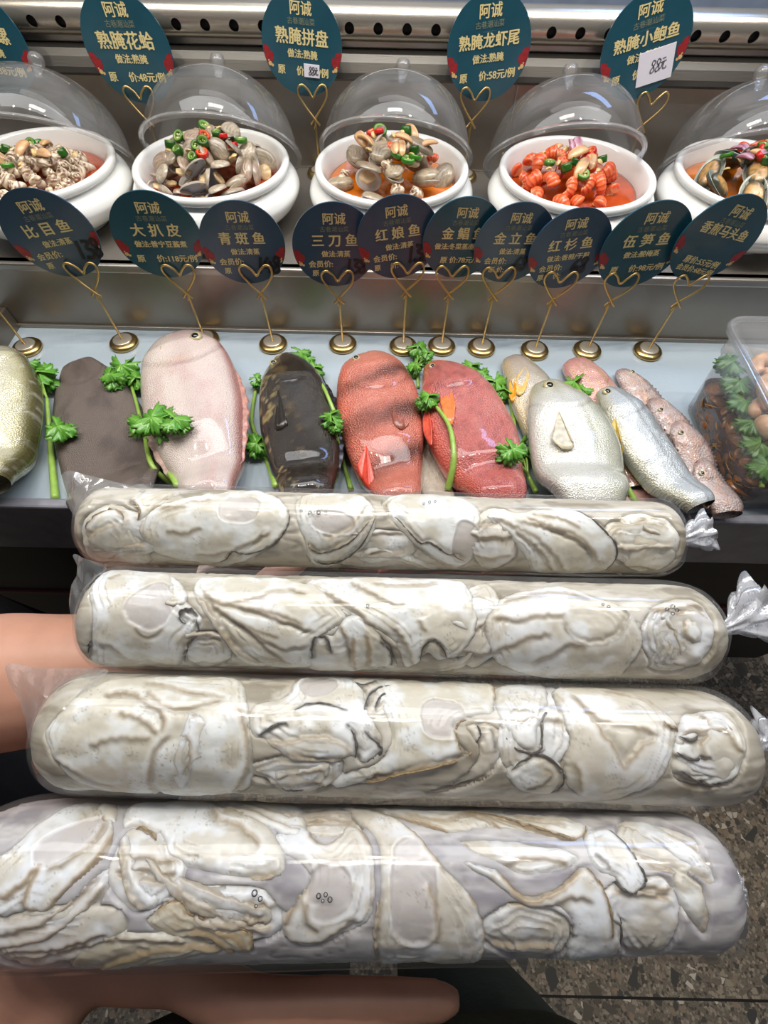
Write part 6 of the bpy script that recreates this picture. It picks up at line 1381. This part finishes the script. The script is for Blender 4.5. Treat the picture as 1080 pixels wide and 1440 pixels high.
build_bag(B1, 'clear bag of oysters lying farthest from the viewer, against the counter edge', tail=((962, 757, 0.3015), (1000, 745, 0.303), 0.0105),
  flap=[(94, 662, 0.302), (122, 668, 0.302), (186, 684, 0.298), (205, 692, 0.287), (150, 716, 0.285), (120, 744, 0.290), (111, 754, 0.297), (103, 724, 0.300), (88, 680, 0.302)], seed=3, bubbles=[(424, 718, 0.0008), (436, 722, 0.0016), (448, 721, 0.0013), (458, 720, 0.0008), (604, 706, 0.0009), (612, 705, 0.0008), (596, 708, 0.0008)])
build_bag(B2, 'clear bag of oysters second from the counter, with a large crumpled knot at the right', tail=((1024, 882, 0.274), (1082, 852, 0.275), 0.0165),
  flap=[(103, 780, 0.270), (118, 785, 0.268), (150, 798, 0.262), (128, 815, 0.262), (118, 850, 0.262), (117, 882, 0.263), (108, 896, 0.268), (99, 842, 0.270), (108, 806, 0.270)], seed=5, bubbles=[(938, 857, 0.0010), (946, 853, 0.0012), (952, 858, 0.0011), (946, 863, 0.0010), (517, 852, 0.0011), (498, 852, 0.0007), (848, 850, 0.0008), (856, 853, 0.0009)])
build_bag(B3, 'clear bag of oysters third from the counter, with a pointed film corner at the left', tail=((1074, 1044, 0.256), (1092, 1028, 0.257), 0.0115),
  flap=[(10, 936, 0.262), (60, 940, 0.258), (150, 941, 0.250), (118, 970, 0.238), (70, 1010, 0.238), (48, 1042, 0.246), (42, 1045, 0.250), (26, 988, 0.256)], seed=7)
build_bag(B4, 'clear bag of oysters nearest the viewer, the thickest of the four', tail=((1034, 1247, 0.2354), (1044, 1249, 0.2356), 0.006),
  flap=[(30, 1130, 0.244), (44, 1140, 0.240), (56, 1146, 0.236), (30, 1180, 0.232), (4, 1212, 0.232), (-30, 1240, 0.235), (-10, 1190, 0.240), (14, 1160, 0.244)], seed=9, bubbles=[(358, 1256, 0.0014), (366, 1264, 0.0011), (360, 1274, 0.0008), (448, 1260, 0.0012), (458, 1258, 0.0010), (464, 1265, 0.0012), (454, 1267, 0.0008)],
  brine_cols=(L(180, 178, 181), L(146, 143, 150), L(208, 207, 206)))
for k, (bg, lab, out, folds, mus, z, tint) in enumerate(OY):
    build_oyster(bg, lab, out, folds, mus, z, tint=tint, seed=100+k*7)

# ------------------------------------------------------------------ people
SKIN = mat('skin', L(198, 148, 126), 0.45, var=0.06, vscale=60, sss=0.06, bump=(300, 0.12, 0.0006))
def limb_bm(bm_V, bm_F, pts, rad, n=18):
    """tapered capsule chain appended to lists"""
    P = spline(np.array(pts, float), 5); R = np.interp(np.linspace(0, len(pts)-1, len(P)), np.arange(len(pts)), rad)
    V, F = tube_vf(P, R, n); b = len(bm_V); bm_V += [tuple(v) for v in V]; bm_F += [tuple(i+b for i in f) for f in F]
    for e in (0, -1):
        V, F = ball_vf(P[e], R[e]*0.999, n, 10); b = len(bm_V); bm_V += [tuple(v) for v in V]; bm_F += [tuple(i+b for i in f) for f in F]
def remeshed(name, chains, balls, voxel, material, parent, smooth=4):
    V, F = [], []
    for pts, rad in chains: limb_bm(V, F, pts, rad)
    for c, r in balls:
        v, f = ball_vf(c, r, 20, 14); b = len(V); V += v; F += [tuple(i+b for i in q) for q in f]
    o = mesh_np(name, np.array(V), F, None, None)
    rm = o.modifiers.new('r', 'REMESH'); rm.mode = 'VOXEL'; rm.voxel_size = voxel; rm.use_smooth_shade = True
    sm = o.modifiers.new('s', 'SMOOTH'); sm.iterations = smooth; sm.factor = 0.5
    bpy.context.view_layer.update(); dg = bpy.context.evaluated_depsgraph_get()
    me = bpy.data.meshes.new_from_object(o.evaluated_get(dg)); bpy.data.objects.remove(o)
    me.name = name; me.materials.clear(); me.materials.append(material); me.polygons.foreach_set('use_smooth', [True]*len(me.polygons))
    if parent is not None:
        off = Vector(parent.location); me.transform(Matrix.Translation(-off))
    o = bpy.data.objects.new(name, me); link(o, parent); return o
def Zp(px, py, z): return tuple(at_z(px, py, z))
helper = thing('person', 'person in black clothing at the left, bare hands holding up the four oyster bags', 'person', (-0.62, -0.02, 0))
armz = H-0.345
fa0 = Zp(-150, 962, armz); fa1 = Zp(10, 957, armz); fa2 = Zp(120, 948, armz)
hx, hy = fa2[0], fa2[1]
chains = [
  ([(-0.62, 0.16, H+0.02), (-0.60, 0.17, H-0.13), (-0.50, 0.13, H-0.31)], [0.055, 0.050, 0.045]),
  ([(-0.50, 0.13, H-0.31), fa0, fa1, fa2, (hx+0.09, hy+0.01, armz+0.004)], [0.045, 0.050, 0.047, 0.042, 0.030]),
  ([(hx+0.09, hy+0.01, armz+0.004), (hx+0.13, hy+0.012, armz+0.006), (hx+0.165, hy+0.012, armz+0.008)], [0.028, 0.022, 0.016]),
  ([(hx+0.11, hy+0.038, armz+0.006), (hx+0.17, hy+0.036, armz+0.010)], [0.018, 0.013]),
  ([(hx+0.11, hy-0.018, armz+0.006), (hx+0.17, hy-0.016, armz+0.010)], [0.018, 0.013]),
]
for j, (dy, ln) in enumerate([(0.040, 0.062), (0.020, 0.074), (0.0, 0.078), (-0.020, 0.070)]):
    chains.append(([(hx+0.16, hy+dy, armz+0.008), (hx+0.16+ln*0.5, hy+dy*1.05, armz+0.010), (hx+0.16+ln, hy+dy*1.1, armz+0.012)], [0.0105, 0.0095, 0.0080]))
chains.append(([(hx+0.10, hy+0.045, armz), (hx+0.125, hy+0.075, armz+0.004), (hx+0.150, hy+0.095, armz+0.010)], [0.015, 0.012, 0.009]))
# second arm: hand under the nearest bag, index finger along its near edge, thumb pointing back
zf = H-0.352
ik = Zp(345, 1412, zf-0.004); i1 = Zp(455, 1412, zf); i2 = Zp(560, 1410, zf); i3 = Zp(628, 1407, zf+0.002)
pw = Zp(-60, 1388, zf-0.012); pm = Zp(110, 1345, zf-0.014); pk = Zp(255, 1362, zf-0.012)
t1 = Zp(92, 1392, zf-0.008); t2 = Zp(74, 1445, zf-0.004); t3 = Zp(58, 1500, zf)
chains += [
  ([(-0.62, -0.20, H+0.02), (-0.60, -0.22, H-0.15), (-0.50, -0.17, H-0.37)], [0.055, 0.050, 0.042]),
  ([(-0.50, -0.17, H-0.37), (-0.38, -0.12, H-0.375), pw, pm], [0.042, 0.042, 0.030, 0.026]),
  ([pm, pk], [0.020, 0.0165]),
  ([pm, (pk[0], pk[1]+0.022, pk[2]-0.006), (pk[0]+0.01, pk[1]+0.045, pk[2]-0.008)], [0.024, 0.020, 0.016]),
  ([pk, ik, i1, i2, i3], [0.0165, 0.0140, 0.0120, 0.0108, 0.0085]),
  ([pm, t1, t2, t3], [0.020, 0.0165, 0.0135, 0.0105]),
]
for j, (dy, ln) in enumerate([(0.022, 0.080), (0.043, 0.074), (0.062, 0.058)]):
    bx_, by_ = pk[0]+0.01-j*0.006, pk[1]+dy
    chains.append(([(pm[0]+0.02, pm[1]+dy*0.7, pk[2]-0.008), (bx_, by_, pk[2]-0.008), (bx_+ln*0.5, by_+0.003, pk[2]-0.004), (bx_+ln, by_+0.004, pk[2]-0.001)], [0.020, 0.0125, 0.0105, 0.0085]))
# trunk, neck, head, legs
tx, ty = -0.70, -0.02
chains += [([(tx, ty, 0.86), (tx-0.01, ty, 1.05), (tx, ty, 1.28)], [0.135, 0.125, 0.135]), ([(tx, ty, 1.28), (tx+0.01, ty, 1.44)], [0.10, 0.052]),
  ([(tx, ty+0.17, H+0.04), (tx, ty, H+0.07), (tx, ty-0.17, H+0.04)], [0.062, 0.07, 0.062]), ([(tx, ty+0.17, H+0.04), (-0.62, 0.16, H+0.02)], [0.06, 0.055]), ([(tx, ty-0.17, H+0.04), (-0.62, -0.20, H+0.02)], [0.06, 0.055]),
  ([(tx, ty+0.09, 0.86), (tx+0.02, ty+0.10, 0.48), (tx, ty+0.10, 0.09)], [0.085, 0.055, 0.038]), ([(tx, ty-0.09, 0.86), (tx+0.02, ty-0.10, 0.48), (tx, ty-0.10, 0.09)], [0.085, 0.055, 0.038]),
  ([(tx, ty+0.10, 0.06), (tx+0.16, ty+0.11, 0.045)], [0.045, 0.035]), ([(tx, ty-0.10, 0.06), (tx+0.16, ty-0.11, 0.045)], [0.045, 0.035])]
hd = (tx+0.05, ty, 1.56)
balls = [(hd, (0.092, 0.075, 0.115)), ((hd[0]+0.095, hd[1], hd[2]-0.015), (0.016, 0.013, 0.018)), ((hd[0], hd[1]+0.077, hd[2]-0.01), (0.016, 0.010, 0.028)), ((hd[0], hd[1]-0.077, hd[2]-0.01), (0.016, 0.010, 0.028)), ((hd[0]+0.045, hd[1], hd[2]-0.085), (0.038, 0.045, 0.035))]
remeshed('body', chains, balls, 0.0042, SKIN, helper, 5)
BLACK = mat('black_cloth', L(12, 13, 20), 0.8, var=0.2, vscale=40, bump=(90, 0.3, 0.003))
remeshed('shirt', [([(tx, ty, 0.84), (tx-0.01, ty, 1.05), (tx, ty, 1.30)], [0.150, 0.142, 0.150]), ([(tx, ty+0.17, H+0.04), (tx, ty, H+0.06), (tx, ty-0.17, H+0.04)], [0.074, 0.08, 0.074]),
   ([(tx, ty+0.17, H+0.04), (-0.62, 0.16, H+0.02), (-0.605, 0.17, H-0.10)], [0.074, 0.068, 0.062]), ([(tx, ty-0.17, H+0.04), (-0.62, -0.20, H+0.02), (-0.605, -0.22, H-0.12)], [0.074, 0.068, 0.062])], [], 0.008, BLACK, helper)
ap = []
remeshed('trousers', [([(tx, ty+0.09, 0.90), (tx+0.02, ty+0.10, 0.48), (tx, ty+0.10, 0.10)], [0.105, 0.080, 0.062]), ([(tx, ty-0.09, 0.90), (tx+0.02, ty-0.10, 0.48), (tx, ty-0.10, 0.10)], [0.105, 0.080, 0.062]), ([(tx, ty-0.06, 0.90), (tx, ty+0.06, 0.90)], [0.14, 0.14])], [], 0.008, BLACK, helper)
# long black apron hanging in front of the person, towards the bags
V = []; F = []; na, nb = 26, 30
for j in range(nb):
    z_ = 1.12-0.92*j/(nb-1)
    for i in range(na):
        a = -1.15+2.3*i/(na-1); rr = 0.200+0.05*j/(nb-1)+0.008*math.sin(i*1.1)*j/nb
        V.append((tx+0.0+rr*math.cos(a)*1.18, ty+rr*1.25*math.sin(a), z_))
for j in range(nb-1):
    for i in range(na-1): F.append((j*na+i, j*na+i+1, (j+1)*na+i+1, (j+1)*na+i))
o = mesh_np('apron', np.array(V), F, BLACK, helper); so = o.modifiers.new('s', 'SOLIDIFY'); so.thickness = 0.003
HAIR = mat('black_hair', L(22, 18, 16), 0.5)
b = MB(); v, f = ball_vf((hd[0]-0.02, hd[1], hd[2]+0.03), (0.098, 0.084, 0.100), 24, 16); b.add(v, f); b.build('hair', HAIR, helper)
for s in (-1, 1):
    b = MB(); b.add(*ball_vf((hd[0]+0.082, hd[1]+s*0.030, hd[2]+0.005), (0.010, 0.012, 0.008), 14, 10)); b.build('eye', EYEB, helper)
b = MB(); b.add(*tube_vf(spline([(hd[0]+0.080, hd[1]-0.022, hd[2]-0.058), (hd[0]+0.090, hd[1], hd[2]-0.060), (hd[0]+0.080, hd[1]+0.022, hd[2]-0.058)], 5), 0.004, 8)); b.build('mouth', mat('lips', L(168, 92, 84), 0.4), helper)
# the person taking the picture: only a trouser leg is in view
viewer = thing('person', 'person standing below the camera, one dark green trouser leg showing beside the fingertip', 'person', (0.0, -0.22, 0))
lx, ly = 0.098, -0.215
remeshed('body', [([(lx, ly, 0.85), (lx, ly, 0.46), (lx, ly-0.02, 0.09)], [0.055, 0.045, 0.036]), ([(-lx, ly, 0.85), (-lx, ly, 0.46), (-lx, ly-0.02, 0.09)], [0.055, 0.045, 0.036]), ([(-lx, ly, 0.86), (0, ly-0.01, 0.92), (lx, ly, 0.86)], [0.055, 0.075, 0.055]),
   ([(0, ly-0.02, 0.92), (0, ly-0.06, 1.10), (0, ly-0.08, 1.34)], [0.085, 0.10, 0.11]), ([(0, ly-0.08, 1.34), (0, ly-0.06, 1.52)], [0.10, 0.055]),
   ([(-0.20, ly-0.08, 1.36), (0, ly-0.08, 1.38), (0.20, ly-0.08, 1.36)], [0.055, 0.065, 0.055]),
   ([(0.20, ly-0.08, 1.36), (0.30, ly-0.06, 1.12), (0.20, ly+0.06, 1.24), (0.10, ly+0.12, 1.31)], [0.052, 0.044, 0.036, 0.026]),
   ([(-0.20, ly-0.08, 1.36), (-0.27, ly-0.10, 1.08), (-0.28, ly-0.09, 0.84)], [0.052, 0.042, 0.030]),
   ([(lx, ly-0.03, 0.055), (lx+0.01, ly+0.13, 0.04)], [0.042, 0.034]), ([(-lx, ly-0.03, 0.055), (-lx-0.01, ly+0.13, 0.04)], [0.042, 0.034])], [((0, ly-0.03, 1.62), (0.076, 0.092, 0.115)), ((0, ly+0.062, 1.605), (0.013, 0.016, 0.018))], 0.006, SKIN, viewer)
GREEN = mat('dark_green_cloth', L(46, 52, 42), 0.85, var=0.15, vscale=60, bump=(160, 0.3, 0.002))
remeshed('trousers', [([(lx, ly, 0.90), (lx, ly, 0.50), (lx, ly-0.02, 0.10)], [0.088, 0.068, 0.056]), ([(-lx, ly, 0.90), (-lx, ly, 0.50), (-lx, ly-0.02, 0.10)], [0.088, 0.068, 0.056]), ([(-lx, ly, 0.90), (0, ly-0.01, 0.95), (lx, ly, 0.90)], [0.10, 0.12, 0.10])], [], 0.007, GREEN, viewer)
remeshed('shirt', [([(0, ly-0.02, 0.93), (0, ly-0.06, 1.10), (0, ly-0.08, 1.36)], [0.125, 0.135, 0.142]), ([(-0.20, ly-0.08, 1.36), (0, ly-0.08, 1.39), (0.20, ly-0.08, 1.36)], [0.07, 0.078, 0.07]), ([(0.20, ly-0.08, 1.36), (0.26, ly-0.07, 1.22)], [0.066, 0.058]), ([(-0.20, ly-0.08, 1.36), (-0.23, ly-0.08, 1.2)], [0.066, 0.058])], [], 0.008, mat('grey_cloth', L(70, 72, 78), 0.85, var=0.1, vscale=60), viewer)
b = MB(); v, f = ball_vf((0, ly-0.05, 1.65), (0.083, 0.095, 0.100), 24, 16); b.add(v, f); b.build('hair', HAIR, viewer)
SHOE = mat('dark_shoe', L(30, 30, 32), 0.5)
for s in (-1, 1):
    remeshed('shoe', [([(s*lx, ly-0.04, 0.05), (s*lx+s*0.01, ly+0.14, 0.042)], [0.05, 0.042])], [], 0.006, SHOE, viewer)
